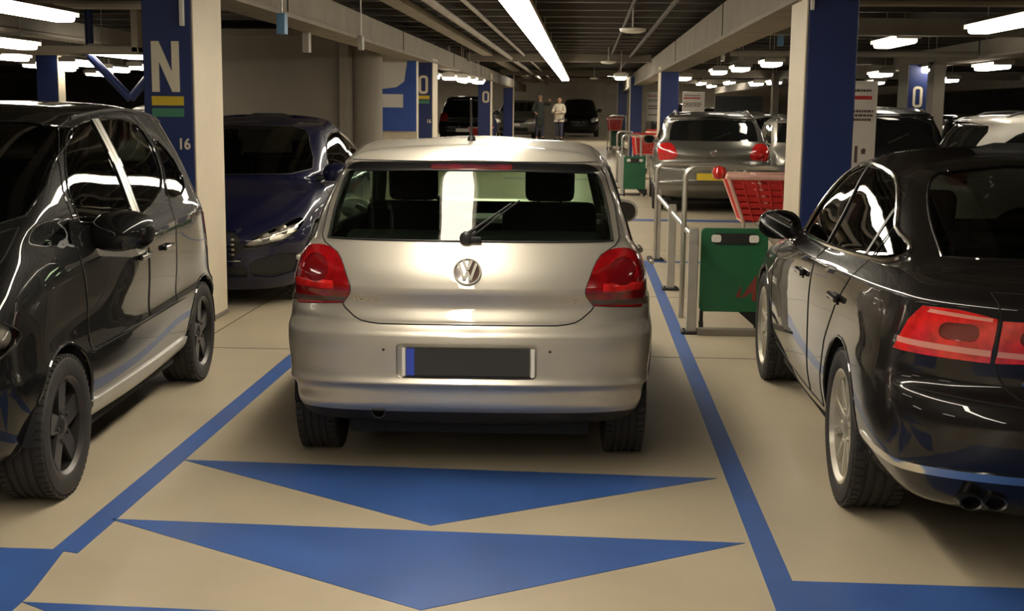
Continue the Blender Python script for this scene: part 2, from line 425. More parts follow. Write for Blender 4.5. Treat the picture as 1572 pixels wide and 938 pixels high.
# ------------------------------------------------------------------ columns
def column(x0, x1, y0, y1, face, ztop=2.46, z0=0, side_mat='cream', label='', letter=None, bay=None, stripes=True, sgn=1):
    """navy block whose side towards the drive lane is cream. face=+1: cream side looks to +x"""
    root = empty('column', ((x0 + x1) / 2, (y0 + y1) / 2, z0), 0)
    tag(root, label, 'column')
    cx, cy = (x0 + x1) / 2, (y0 + y1) / 2
    w2, d2 = (x1 - x0) / 2, (y1 - y0) / 2
    g = MB(); g.box(-w2, w2, -d2, d2, 0, ztop, .012); g.build('shaft', M['navy'], root)
    g = MB(); xa = w2 if face > 0 else -w2
    g.box(min(xa, xa + face * .012), max(xa, xa + face * .012), -d2 - .004, d2 + .004, .03, ztop, .003); g.build('side_panel', M[side_mat], root)['label'] = 'paler side facing the lane'
    g = MB(); g.box(-w2 - .01, w2 + .02, -d2 - .015, d2 + .015, 0, .035, .006); g.build('plinth', M['wall'], root)
    if letter:
        c, lx, lz, lh, lw = letter
        yb = -d2 - .006
        g = MB(); st = lw * .27
        if c == 'N':
            g.prism([(lx - lw / 2, lz), (lx - lw / 2 + st, lz), (lx - lw / 2 + st, lz + lh * .60), (lx + lw / 2 - st, lz), (lx + lw / 2, lz), (lx + lw / 2, lz + lh), (lx + lw / 2 - st, lz + lh), (lx + lw / 2 - st, lz + lh * .40), (lx - lw / 2 + st, lz + lh), (lx - lw / 2, lz + lh)], yb, yb + .008, 'y')
        else:
            out = rrect(lx - lw / 2, lx + lw / 2, lz, lz + lh, lw * .38, 6); inn = rrect(lx - lw / 2 + st, lx + lw / 2 - st, lz + st, lz + lh - st, lw * .14, 6)
            g._start(); n = len(out)
            for dpt in (yb, yb + .008):
                A = [g.bm.verts.new((a, dpt, b)) for a, b in out]; Bv = [g.bm.verts.new((a, dpt, b)) for a, b in inn]
                for k in range(n): g.bm.faces.new((A[k], A[(k + 1) % n], Bv[(k + 1) % n], Bv[k]))
            g._end()
        g.build('letter', M['letter'], root)
        if stripes:
            g = MB(); g.box(lx - lw / 2 - .005, lx + lw / 2 + .025, yb, yb + .008, lz - .095, lz - .03); g.build('stripe', M['yellow'], root)['label'] = 'yellow stripe under the letter'
            g = MB(); g.box(lx - lw / 2 - .005, lx + lw / 2 + .025, yb, yb + .008, lz - .175, lz - .115); g.build('stripe', M['green_stripe'], root)['label'] = 'dull green stripe under the yellow one'
    if bay:
        t, bx, bz, bs = bay
        M4 = Matrix.Translation((bx, -d2 - .004, bz)) @ FACE_CAM
        text_mesh('bay_number', t, bs, M['letter'], root, M4, sx=.85, bold=.002)
    return root
cN = column(-3.15, -2.79, 9.02, 9.72, +1, 2.44, label='navy column with a big N and the number 16, cream on its right side', letter=('N', -.015, 1.70, .355, .20), bay=('16', .105, 1.33, .11))
g = MB(); g.box(.105, .135, -.39, -.355, 2.16, 2.40, .004); g.build('bracket', M['white'], cN)
cR = column(1.52, 1.865, 9.05, 9.72, -1, 2.46, label='navy column with a cream left side, behind the dark sedan')
g = MB(); g.box(-.165, -.14, -.375, -.34, 2.30, 2.42, .004); g.build('bracket', M['white'], cR)
column(-3.14, -2.78, 23.2, 23.95, +1, 2.5, label='navy column with the letter O on the left beside the blue poster', letter=('O', .02, 1.87, .33, .17), bay=('16', .12, 1.38, .10))
column(-3.14, -2.78, 37.4, 38.1, +1, 2.6, z0=.05, label='navy column with a white round mark, left row behind the O column', letter=('O', .05, 1.75, .33, .20), stripes=False)
column(-3.14, -2.78, 49, 49.8, +1, 2.5, z0=.46, label='far navy column above the grey car at the left of the lane')
column(1.50, 1.86, 26.0, 26.8, -1, 2.5, label='navy column rising behind the left end of the grey station wagon')
column(1.38, 1.74, 40.0, 40.8, -1, 2.5, z0=.15, label='second navy column beyond the grey station wagon, behind the red trolley')
column(1.30, 1.66, 52.5, 53.3, -1, 2.4, z0=.46, label='farthest navy column of the right row, near the end wall')
column(5.70, 6.08, 23.2, 23.9, -1, 2.47, side_mat='wall', label='navy column with a pale O far right, grey on its left side', letter=('O', -.02, 1.72, .37, .17))
column(-10.1, -9.7, 23.2, 23.5, +1, 2.5, label='far navy column above the black car on the left')
g = MB(); g.box(-.10, .10, -.2, .2, 0, 2.5, .01); tag(g.build('pillar', M['wall'], loc=(6.02, 22.6, 0)), 'plain grey pillar right beside the pale O column', 'column')
g = MB(); g.box(-.07, .07, -.15, .15, 0, 2.5, .01); tag(g.build('pillar', M['wall'], loc=(4.35, 30, 0)), 'slim grey pillar in the right bays left of the cream column strip', 'column')

# ------------------------------------------------------------------ ceiling lights
def tube_light(x, y, z, L, label, w_=.16, group='tube lights under the ceiling', bright=False):
    L = L * (.62 if 20 < y < 45 and L > 1 else 1)
    root = empty('tube_light', (x, y, z), 0); tag(root, label, 'ceiling light', group)
    g = MB(); g.prism([(-w_ * .35, .05), (w_ * .35, .05), (w_ * .62, -.005), (-w_ * .62, -.005)], -L / 2 - .02, L / 2 + .02, 'y')
    g.box(-w_ * .62, w_ * .62, -L / 2 - .03, -L / 2 - .02, -.05, .03); g.box(-w_ * .62, w_ * .62, L / 2 + .02, L / 2 + .03, -.05, .03)
    g.build('housing', M['light_body'], root)
    g = MB(); g.box(-w_ / 2, w_ / 2, -L / 2, L / 2, -.11, -.004, .048, 3); g.build('diffuser', M['tube'] if bright else M['tube_far'], root)
    g = MB()
    for q in (-L * .35, L * .35): g.tube([(0, q, .04), (0, q, ZC - .01 - z)], .007, 6)
    g.build('hanger', M['light_body'], root)
    return root
r = empty('strip_light', (-.635, 14.5, 2.54), 0); tag(r, 'long unbroken strip light running down the lane above the silver hatchback', 'ceiling light')
g = MB(); g.box(-.13, .13, -24, 25, .0, .05, .004); g.build('housing', M['light_body'], r)
g = MB()
k = -24.0
while k < 25: g.box(-.105, .105, k, k + 1.74, -.045, -.002, .012, 2); k += 1.75
g.build('diffuser', M['tube'], r)
g = MB()
k = -23.0
while k < 25:
    g.tube([(0, k, .04), (0, k, ZC - 2.55)], .006, 6); k += 3.5
g.build('hanger', M['light_body'], r)
LTS = [
       (-5.95, 13.4, 2.2, 2.64, 'large bright tube light at the top left corner of the photo'),
       (-7.44, 16.0, 1.8, 2.43, 'tube light at the left edge, second below the top left one'),
       (-9.52, 20.8, 1.8, 2.43, 'tube light at the left edge, third below the top left one'),
       (-10.88, 25.2, 1.8, 2.43, 'lowest tube light at the left edge above the black car roof'),
       (-7.08, 19.2, 1.8, 2.43, 'tube light just left of the N column, the larger one'),
       (-9.44, 23.6, 1.8, 2.43, 'tube light above the middle of the black car roof'),
       (-11.2, 26.88, 2.0, 2.43, 'tube light left of the one above the middle of the black car roof'),
       (-10.24, 27.6, 1.8, 2.43, 'small tube light below the larger one left of the N column'),
       (-12.16, 31.6, 1.8, 2.43, 'small tube light right of the middle of the black car roof'),
       (-10.4, 30.88, 1.6, 2.43, 'small tube light low beside the edge of the N column'),
       (-9.04, 25.92, 1.6, 2.43, 'tube light cut off by the edge of the N column'),
       (4.55, 14.3, 2.2, 2.64, 'large bright tube light at the top right corner of the photo'),
       (4.25, 18.2, 1.5, 2.64, 'bright tube light right of the navy column and above the white sign'),
       (6.52, 21.2, 1.8, 2.43, 'tube light at the right above the white car roof'),
       (2.93, 20.72, 1.1, 2.43, 'tube light nearest the cream column strip, right end of the rising row'),
       (2.74, 23.2, 1.2, 2.43, 'tube light second from the right in the rising row over the wagon'),
       (2.56, 25.2, 1.2, 2.43, 'tube light third from the right in the rising row over the wagon'),
       (2.26, 30.0, 1.6, 2.43, 'small tube light right of the navy column behind the wagon, upper one'),
       (2.04, 32.4, 1.4, 2.43, 'small tube light just touching the right edge of the column behind the wagon'),
       (5.8, 25.84, 1.6, 2.43, 'tube light above the top edge of the tall white sign'),
       (7.2, 32.64, 1.6, 2.43, 'small tube light right on the top edge of the tall white sign'),
       (4.6, 35.2, 1.6, 2.43, 'low small tube light above the second white car, left one'),
       (4.84, 33.6, 1.6, 2.43, 'low small tube light left of the cream column strip, right one'),
       (6.04, 23.04, 1.2, 2.43, 'round-looking tube light above the pale O column'),
       (8.16, 29.6, 1.2, 2.43, 'tiny tube light right of the plain grey pillar'),
       (-3.25, 27.2, 0.5, 2.34, 'first from the left of five small tube lights beside the O column'),
       (-3.0, 28.1, 0.4, 2.34, 'second from the left of five small tube lights beside the O column'),
       (-2.78, 28.9, 0.6, 2.34, 'third from the left of five small tube lights beside the O column'),
       (-2.7, 30.0, 0.6, 2.34, 'fourth from the left of five small tube lights beside the O column'),
       (-2.67, 31.8, 0.6, 2.34, 'last on the right of five small tube lights beside the O column'),
       (0.8, 30.0, 0.8, 2.43, 'small tube light touching the left edge of the column behind the wagon')]
for (x, y, L, z, lb) in LTS: tube_light(x, y, z, L, lb, w_=.26)
for (x, y) in [(-6, 4), (-6, -4), (5.5, 50), (5.5, 57), (-7.3, 50), (-7.6, 57), (5.2, 6), (5.2, -3), (9.5, 8), (9.5, 16), (9.5, 0), (-10.5, 8), (-10.5, 0), (4.6, 52), (-5, 52), (-5.9, 30), (12, 22), (14, 32), (14, 44), (-17, 18), (-17, 40), (3.2, 48)]:  # unseen bays; the lamps around the far end are added to brighten it
    tube_light(x, y, 2.78, 2.4, 'tube light set high under the ceiling of the outer bays, those by the end wall added to light it', w_=.2, group='high tube lights of the outer bays')
for (x, y) in [(-1.5, 46.6), (.9, 46.8), (-6.0, 58), (4.5, 58)]:  # added lamps, kept behind the beams, to brighten the far end and the people
    tube_light(x, y, 2.98, 2.6, 'added lamp above the last beams that brightens the far end', w_=.3, group='added lamps that brighten the far end', bright=True)
def detector(x, y, label, z=ZC - .16, r_=.09, drop=.28):
    root = empty('smoke_detector', (x, y, z), 0); tag(root, label, 'smoke detector')
    g = MB(); g.tube([(0, 0, .17), (0, 0, -drop)], .012, 8); g.build('rod', M['steel'], root)
    g = MB(); g.lathe([(.02, -drop + .02), (r_, -drop), (r_ * .95, -drop - .035), (r_ * .5, -drop - .055), (.001, -drop - .06)], 24); g.build('head', M['white'], root)
detector(.58, 16.6, 'round white smoke detector hanging left of the right beam', drop=.30, r_=.17)
detector(.47, 28.0, 'second round white smoke detector farther down the lane', drop=.28, r_=.17)
detector(.25, 41, 'tiny smoke detector near the end wall, right of the strip light', drop=.30, r_=.14)
def hanging_sign(x, y, z, w_, h, mat, label, rod=None):
    root = empty('hanging_sign', (x, y, z), 0); tag(root, label, 'sign')
    g = MB(); g.box(-w_ / 2, w_ / 2, -.06, .06, -h / 2, h / 2, .006); g.build('panel', mat, root)
    g = MB(); g.tube([(0, 0, h / 2), (0, 0, ZC - z)], .008, 6); g.build('rod', M['steel'], root)
hanging_sign(-2.66, 11.2, 2.32, .075, .18, M['sign_blue'], 'small blue hanging sign below the left beam')
hanging_sign(-3.10, 14.2, 2.32, .075, .23, M['sign_grey'], 'small pale hanging sign over the dark blue car')
hanging_sign(-2.72, 15.5, 2.38, .055, .17, M['sign_grey'], 'slim pale hanging sign in front of the rounded wall corner')
hanging_sign(2.95, 20.0, 2.78, .09, .34, M['sign_blue'], 'blue-grey hanging sign left of the cream column strip')
hanging_sign(2.45, 23.5, 2.65, .07, .28, M['sign_grey'], 'slim grey hanging sign above the row of lights over the wagon')

# poster on the wall strip
r = empty('poster', (-3.29, 22.40, 1.95), 0); tag(r, 'blue and white poster on the wall left of the O column', 'poster')
g = MB(); g.box(-.34, .34, -.03, 0, -.74, .74, .004); g.build('poster_board', M['white'], r)
g = MB(); g.box(-.33, .33, -.034, -.028, -.74, -.33); g.prism([(.33, -.33), (.33, .52), (.18, .52), (.12, .12), (-.02, .02), (-.33, -.02), (-.33, -.10), (.10, -.10), (.10, -.33)], -.034, -.028, 'y'); g.build('printed_area', M['blue_poster'], r)

# ------------------------------------------------------------------ car bodies
def cr_axis0(P, sub, breaks=(), periodic=False):
    """interpolating centripetal spline along axis 0; P (n, m, 3)"""
    n = P.shape[0]
    def seg(P0, P1, P2, P3, ts):
        def dt(a, b): return np.maximum(np.sqrt(np.linalg.norm(b - a, axis=-1, keepdims=True)), 1e-3)
        a, b, c = dt(P0, P1), dt(P1, P2), dt(P2, P3)
        m1 = ((P1 - P0) / a - (P2 - P0) / (a + b) + (P2 - P1) / b) * b
        m2 = ((P2 - P1) / b - (P3 - P1) / (b + c) + (P3 - P2) / c) * b
        out = []
        for t in ts:
            h00 = 2 * t**3 - 3 * t**2 + 1; h10 = t**3 - 2 * t**2 + t; h01 = -2 * t**3 + 3 * t**2; h11 = t**3 - t**2
            out.append(h00 * P1 + h10 * m1 + h01 * P2 + h11 * m2)
        return out
    ts = [k / sub for k in range(sub)]
    out = []
    if periodic:
        for i in range(n): out += seg(P[i - 1], P[i], P[(i + 1) % n], P[(i + 2) % n], ts)
        return np.array(out)
    bs = set(breaks)
    for i in range(n - 1):
        P1, P2 = P[i], P[i + 1]
        P0 = P[i - 1] if i > 0 and i not in bs else 2 * P1 - P2
        P3 = P[i + 2] if i + 2 < n and (i + 1) not in bs else 2 * P2 - P1
        out += seg(P0, P1, P2, P3, ts)
    out.append(P[-1])
    return np.array(out)
def cage(rows, sx=1, sy=1, sz=1, ymap=None):
    G = []
    for (yr, zr, br, wr, zrc, wm, zm, wf, zfc, bf, yf, zf) in rows:
        q = [0, .05, .30, .75, 1.0]; xw = [0, .42, .76, .95, 1.0]; yb = [0, .05, .30, .75, 1.25]
        pts = [(xw[i] * wr, yr + yb[i] * br, zr + (zrc - zr) * q[i]) for i in range(5)]
        y4, y8 = yr + 1.25 * br, yf - 1.25 * bf
        pts.append((wr * .3 + wm * .7, y4 + (y8 - y4) * .25, zrc * .42 + zm * .58))
        pts.append((wm, y4 + (y8 - y4) * .5, zm))
        pts.append((wf * .3 + wm * .7, y4 + (y8 - y4) * .75, zfc * .42 + zm * .58))
        fp = [(xw[i] * wf, yf - yb[i] * bf, zf + (zfc - zf) * q[i]) for i in range(5)]
        pts += fp[::-1]
        full = pts + [(-x, y, z) for (x, y, z) in pts[1:-1]][::-1]
        G.append([((x * sx), (ymap(y) if ymap else y) * sy, z * sz) for x, y, z in full])
    return np.array(G)
class Body:
    VIEWS = {'rear': (Vector((0, 1, 0)), 0, 2), 'front': (Vector((0, -1, 0)), 0, 2), 'left': (Vector((1, 0, 0)), 1, 2), 'right': (Vector((-1, 0, 0)), 1, 2), 'top': (Vector((0, 0, -1)), 0, 1)}
    def __init__(s, G, sharp, sub_r=4, sub_c=5):
        A = cr_axis0(G.transpose(1, 0, 2), sub_c, periodic=True).transpose(1, 0, 2)
        A = cr_axis0(A, sub_r, breaks=sharp)
        nr, nc = A.shape[:2]
        bm = bmesh.new()
        vs = [[bm.verts.new(A[i, j]) for j in range(nc)] for i in range(nr)]
        for i in range(nr - 1):
            for j in range(nc):
                k = (j + 1) % nc
                bm.faces.new((vs[i][j], vs[i][k], vs[i + 1][k], vs[i + 1][j]))
        bmesh.ops.remove_doubles(bm, verts=bm.verts, dist=2e-4)
        bmesh.ops.dissolve_degenerate(bm, edges=bm.edges, dist=1e-5)
        bmesh.ops.recalc_face_normals(bm, faces=bm.faces)
        if bm.calc_volume(signed=True) < 0: bmesh.ops.reverse_faces(bm, faces=bm.faces)
        bm.normal_update(); bm.verts.ensure_lookup_table(); bm.faces.ensure_lookup_table()
        s.bm = bm
        s.ref = bm.copy(); s.ref.faces.ensure_lookup_table(); s.ref.normal_update()
        s.bvh = BVHTree.FromBMesh(s.ref)
    def normal(s, co):
        loc, n, i, d = s.bvh.find_nearest(co)
        f = s.ref.faces[i]
        ws = interpolate.poly_3d_calc([v.co for v in f.verts], loc)
        r = Vector((0, 0, 0))
        for v, w_ in zip(f.verts, ws): r += v.normal * w_
        return r.normalized() if r.length > 1e-6 else n
    def hit(s, view, a, b):
        d, ia, ib = s.VIEWS[view]
        o = Vector((0, 0, 0)); o[ia] = a; o[ib] = b; o -= d * 10
        h = s.bvh.ray_cast(o, d)
        return h[0]
    def carve(s, view, poly, lim=None):
        d, ia, ib = s.VIEWS[view]
        bm = s.bm
        xs = [p[0] for p in poly]; ys = [p[1] for p in poly]
        x0, x1, y0, y1 = min(xs), max(xs), min(ys), max(ys)
        def bb(f):
            a = [v.co[ia] for v in f.verts]; b = [v.co[ib] for v in f.verts]
            return min(a), max(a), min(b), max(b)
        cand = []
        for f in bm.faces:
            if f.normal.dot(d) > -0.04: continue
            if lim and not lim(f.calc_center_median()): continue
            q = bb(f)
            if q[1] < x0 or q[0] > x1 or q[3] < y0 or q[2] > y1: continue
            cand.append(f)
        n = len(poly)
        for k in range(n):
            A, B = poly[k], poly[(k + 1) % n]
            ex, ey = B[0] - A[0], B[1] - A[1]
            if math.hypot(ex, ey) < 1e-6: continue
            sx0, sx1, sy0, sy1 = min(A[0], B[0]), max(A[0], B[0]), min(A[1], B[1]), max(A[1], B[1])
            sel = []; rest = []
            for f in cand:
                q = bb(f)
                if q[1] < sx0 - 1e-4 or q[0] > sx1 + 1e-4 or q[3] < sy0 - 1e-4 or q[2] > sy1 + 1e-4: rest.append(f); continue
                sg = [(v.co[ia] - A[0]) * ey - (v.co[ib] - A[1]) * ex for v in f.verts]
                if min(sg) < -1e-7 and max(sg) > 1e-7: sel.append(f)
                else: rest.append(f)
            if sel:
                pc = Vector((0, 0, 0)); pc[ia] = A[0]; pc[ib] = A[1]
                ev = Vector((0, 0, 0)); ev[ia] = ex; ev[ib] = ey
                geom = list({v for f in sel for v in f.verts}) + list({e for f in sel for e in f.edges}) + sel
                r = bmesh.ops.bisect_plane(bm, geom=geom, dist=1e-6, plane_co=pc, plane_no=ev.cross(d).normalized())
                nf = [g for g in r['geom'] if isinstance(g, bmesh.types.BMFace)]
                cand = rest + nf
        cand = [f for f in set(cand) if f.is_valid]
        def inside(a, b):
            c = False; j = n - 1
            for i in range(n):
                xi, yi = poly[i]; xj, yj = poly[j]
                if (yi > b) != (yj > b) and a < (xj - xi) * (b - yi) / (yj - yi) + xi: c = not c
                j = i
            return c
        return [f for f in cand if inside(f.calc_center_median()[ia], f.calc_center_median()[ib])]
    def delete(s, faces):
        bmesh.ops.delete(s.bm, geom=faces, context='FACES')
    def take(s, faces, name, mats, parent, off=0.0, back=0.0, thick=0.0, along=None, fm=None, keep=False, rim_mat=0, inner_mat=0):
        """make a part of those faces. off: outward along the normal (or `along`); back: rim reaching back to the body; thick: inner skin"""
        faces = list(faces)
        if not faces: print('EMPTY PART', name); return None
        vmap = {}; V = []; N = []; F = []; MI = []
        for f in faces:
            idx = []
            for v in f.verts:
                if v not in vmap:
                    nn = s.normal(v.co); vmap[v] = len(V)
                    dv = along if along is not None else nn
                    V.append(v.co + dv * off); N.append(nn)
                idx.append(vmap[v])
            F.append(idx); MI.append(0)
        src = {i: v for v, i in vmap.items()}
        ec = {}
        for idx in F:
            for a, b in zip(idx, idx[1:] + idx[:1]):
                k = (min(a, b), max(a, b)); ec.setdefault(k, []).append((a, b))
        border = [v[0] for v in ec.values() if len(v) == 1]
        if thick:
            base = len(V); n0 = base
            for i in range(n0): V.append(V[i] - N[i] * thick); N.append(-N[i])
            for idx in F[:len(faces)]: F.append([base + i for i in idx][::-1]); MI.append(inner_mat)
            rm = {}
            def rv(i, inner):
                k = (i, inner)
                if k not in rm: rm[k] = len(V); V.append(V[base + i] if inner else V[i]); N.append(Vector((0, 0, 0)))
                return rm[k]
            for a, b in border:
                F.append([rv(b, 0), rv(a, 0), rv(a, 1), rv(b, 1)]); MI.append(rim_mat)
        elif back:
            rm = {}
            def rv2(i, lower):
                k = (i, lower)
                if k not in rm:
                    dv = along if along is not None else N[i]
                    rm[k] = len(V); V.append(V[i] - dv * back if lower else V[i]); N.append(Vector((0, 0, 0)))
                return rm[k]
            for a, b in border:
                F.append([rv2(b, 0), rv2(a, 0), rv2(a, 1), rv2(b, 1)]); MI.append(rim_mat)
        if not keep: s.delete(faces)
        o = link_mesh(name, V, F, mats, parent, smooth=True, fm=MI)
        try: o.data.normals_split_custom_set_from_vertices([tuple(x) for x in N])
        except Exception as e: print('custom normals', e)
        return o
    def outline(s, mb, view, poly, r=.004, closed=True, step=.03, lift=0.0, n=6):
        pts = []
        m = len(poly) if closed else len(poly) - 1
        for k in range(m):
            A, B = poly[k], poly[(k + 1) % len(poly)]
            L = math.hypot(B[0] - A[0], B[1] - A[1]); c = max(1, int(L / step))
            for i in range(c):
                t = i / c; h = s.hit(view, A[0] + (B[0] - A[0]) * t, A[1] + (B[1] - A[1]) * t)
                if h is not None: pts.append(h + s.normal(h) * lift)
        if not closed:
            h = s.hit(view, *poly[-1])
            if h is not None: pts.append(h + s.normal(h) * lift)
        # break the run where the ray misses or jumps
        runs = [[]]
        for p in pts:
            if runs[-1] and (p - runs[-1][-1]).length > .25: runs.append([])
            runs[-1].append(p)
        if closed and len(runs) == 1 and len(pts) > 3: mb.tube(pts, r, n, closed=True)
        else:
            for q in runs:
                if len(q) > 1: mb.tube(q, r, n)
def smooth_poly(pts, sub=4, closed=True, corners=()):
    """rounds a coarse outline"""
    P = [Vector((*p, 0)) for p in pts]; n = len(P); out = []
    for i in range(n if closed else n - 1):
        p1, p2 = P[i], P[(i + 1) % n]
        p0 = P[i - 1] if (closed or i > 0) else p1 * 2 - p2
        p3 = P[(i + 2) % n] if (closed or i + 2 < n) else p2 * 2 - p1
        if i in corners: p0 = p1 * 2 - p2
        if (i + 1) % n in corners: p3 = p2 * 2 - p1
        if i in corners and (i + 1) % n in corners: out.append((p1.x, p1.y)); continue
        a = np.array([[p0], [p1], [p2], [p3]])[:, :, :]
        def k_(a_, b_): return max(math.sqrt((b_ - a_).length), 1e-3)
        da, db, dc = k_(p0, p1), k_(p1, p2), k_(p2, p3)
        m1 = ((p1 - p0) / da - (p2 - p0) / (da + db) + (p2 - p1) / db) * db
        m2 = ((p2 - p1) / db - (p3 - p1) / (db + dc) + (p3 - p2) / dc) * db
        for t in [q / sub for q in range(sub)]:
            v = (2 * t**3 - 3 * t**2 + 1) * p1 + (t**3 - 2 * t**2 + t) * m1 + (-2 * t**3 + 3 * t**2) * p2 + (t**3 - t**2) * m2
            out.append((v.x, v.y))
    if not closed: out.append((P[-1].x, P[-1].y))
    return out
def mirror_poly(poly): return [(-x, z) for x, z in poly][::-1]
def circle_poly(cx, cy, r, n=20, ry=None): return [(cx + r * math.cos(2 * PI * k / n), cy + (ry or r) * math.sin(2 * PI * k / n)) for k in range(n)]

def wheel(root, x, y, r, wid, side, rimmat, style='five', tread=True, rr=None, seg=48):
    """side -1: outer face towards -x. tyre with a rim as its child"""
    rr = rr or r * .66
    g = MB(); h = wid / 2; s_ = -side
    prof = [(rr * .98, -h * .86), (rr * 1.02, -h * .95), (rr + (r - rr) * .45, -h * 1.04), (rr + (r - rr) * .82, -h * .98), (r * .985, -h * .80), (r, -h * .6)]
    gro = [-.52, -.18, .18, .52]
    for q in gro: prof += [(r, h * (q - .07)), (r - .008, h * (q - .05)), (r - .008, h * (q + .05)), (r, h * (q + .07))] if tread else []
    prof += [(r, h * .6), (r * .985, h * .80), (rr + (r - rr) * .82, h * .98), (rr + (r - rr) * .45, h * 1.04), (rr * 1.02, h * .95), (rr * .98, h * .86)]
    g.lathe(prof, seg, 'x', (0, 0, 0))
    if tread:
        nb = 56
        for k in range(nb):
            a = 2 * PI * k / nb
            for sg in (-1, 1):
                c = Vector((sg * h * .76, (r - .004) * math.cos(a), (r - .004) * math.sin(a)))
                M4 = Matrix.Translation(c) @ Matrix.Rotation(a - PI / 2, 4, 'X')
                g.box(-h * .17, h * .17, -.011, .011, -.006, .006, M4=M4)
    t = g.build('wheel', M['rubber'], root, loc=(x, y, r)); t['label'] = 'black tyre' 
    g = MB(); o = side * h
    g.lathe([(rr * .99, -o * .8), (rr * .99, o * .75), (rr * 1.03, o * .93), (rr * .97, o * .96), (rr * .90, o * .80), (rr * .88, -o * .5)], seg, 'x')
    g.mat(1).lathe([(rr * .88, -o * .1), (.01, -o * .1)], seg, 'x')
    g.mat(0)
    k_ = 5 if style == 'five' else (7 if style == 'seven' else 10)
    for k in range(k_):
        a = 2 * PI * k / k_ + .3
        if style == 'multi': pr = [(-.10, .07), (.10, .07), (.085, .93), (-.085, .93)]; sw = .8
        elif style == 'seven': pr = [(-.24, .12), (.24, .12), (.17, .92), (-.17, .92)]; sw = 1
        else: pr = [(-.20, .1), (.20, .1), (.24, .92), (-.24, .92)]; sw = 1
        vs = []
        for dx in (o * .42, o * .80):
            for (u, v) in pr: 
                w_ = u * rr * sw; l_ = v * rr
                xo = dx - (o * .10 if v < .5 else 0) 
                vs.append(Vector((xo, w_ * -math.sin(a) + l_ * math.cos(a), w_ * math.cos(a) + l_ * math.sin(a))))
        g._start(); b = [g.bm.verts.new(v) for v in vs]
        fs = [g.bm.faces.new(b[:4]), g.bm.faces.new(b[4:][::-1])]
        for q in range(4): fs.append(g.bm.faces.new((b[q], b[q + 4], b[(q + 1) % 4 + 4], b[(q + 1) % 4])))
        bmesh.ops.bevel(g.bm, geom=list({e for f in fs for e in f.edges}), offset=.006, segments=2, affect='EDGES')
        g._end(True)
    g.lathe([(rr * .2, o * .3), (rr * .2, o * .72), (rr * .14, o * .80), (.001, o * .82)], 20, 'x')
    for k in range(5):
        a = 2 * PI * k / 5; g.lathe([(.009, o * .5), (.009, o * .80), (.001, o * .81)], 8, 'x', (0, rr * .15 * math.cos(a) * 2, rr * .15 * math.sin(a) * 2))
    g.build('rim', [rimmat, M['liner']], t)
    return t
def seat_bm(x, y, z, head=True, w=.50, h=.60, tilt=.25):
    g = MB()
    g.obox((x, y + .18, z + .10), (w, .50, .16), (0.08, 0, 0), .05, 3)
    g.obox((x, y - .12, z + .40), (w, .13, h), (tilt * -1 if False else tilt, 0, 0), .05, 3)
    if head:
        g.obox((x, y - .12 - .085 - .02, z + .40 + h / 2 + .10), (.26, .10, .19), (tilt, 0, 0), .045, 3)
        for q in (-.06, .06): g.tube([(x + q, y - .18, z + .4 + h / 2 - .05), (x + q, y - .21, z + .4 + h / 2 + .06)], .007, 6)
    for f in g.bm.faces: f.smooth = True
    return g
def door_mirror(root, x, y, z, side, mat, name='door_mirror', s_=1.0):
    """side = +1/-1 outward sign on x. housing, glass facing the rear (-y), foot"""
    g = MB()
    g.mat(0)
    prof = smooth_poly([(-.10, -.045), (-.105, .03), (-.06, .075), (.05, .08), (.10, .05), (.105, -.02), (.06, -.06), (-.05, -.065)], 3)
    L = [(0.0, 1.0), (.035, 1.0), (.075, .9), (.105, .62), (.115, .25)]
    rings = []
    g._start()
    for (d, sc) in L:
        rings.append([g.bm.verts.new(Vector((a * sc * s_ * side, d * s_, b * sc * s_))) for a, b in prof])
    n = len(prof)
    for i in range(len(L) - 1):
        for k in range(n): g.bm.faces.new((rings[i][k], rings[i][(k + 1) % n], rings[i + 1][(k + 1) % n], rings[i + 1][k]))
    g.bm.faces.new(rings[0]); g.bm.faces.new(rings[-1])
    g._end(True)
    g.mat(1).obox((-side * .13 * s_, .05 * s_, -.035 * s_), (.12 * s_, .06 * s_, .04 * s_), (0, 0, 0), .012)
    o = g.build(name, [mat, M['black']], root, loc=(x, y, z))
    g = MB(); g.prism([(a * .86 * s_ * side, b * .84 * s_) for a, b in prof], -.004, .002, 'y'); g.build('mirror_glass', M['dark_mirror'], o)
    if s_ > 1.2:  # pale steel strip paints in the floor's reflection on the underside
        g = MB(); g.prism([(a * .80 * s_ * side, b) for a, b in [(-.10, -.088), (.07, -.092), (.10, -.075), (.09, -.048), (-.095, -.046)]], -.004, .115, 'y', .008); g.build('mirror_floor_reflection', M['steel'], o)['label'] = 'pale strip standing in for the floor reflection under the mirror'
    return o

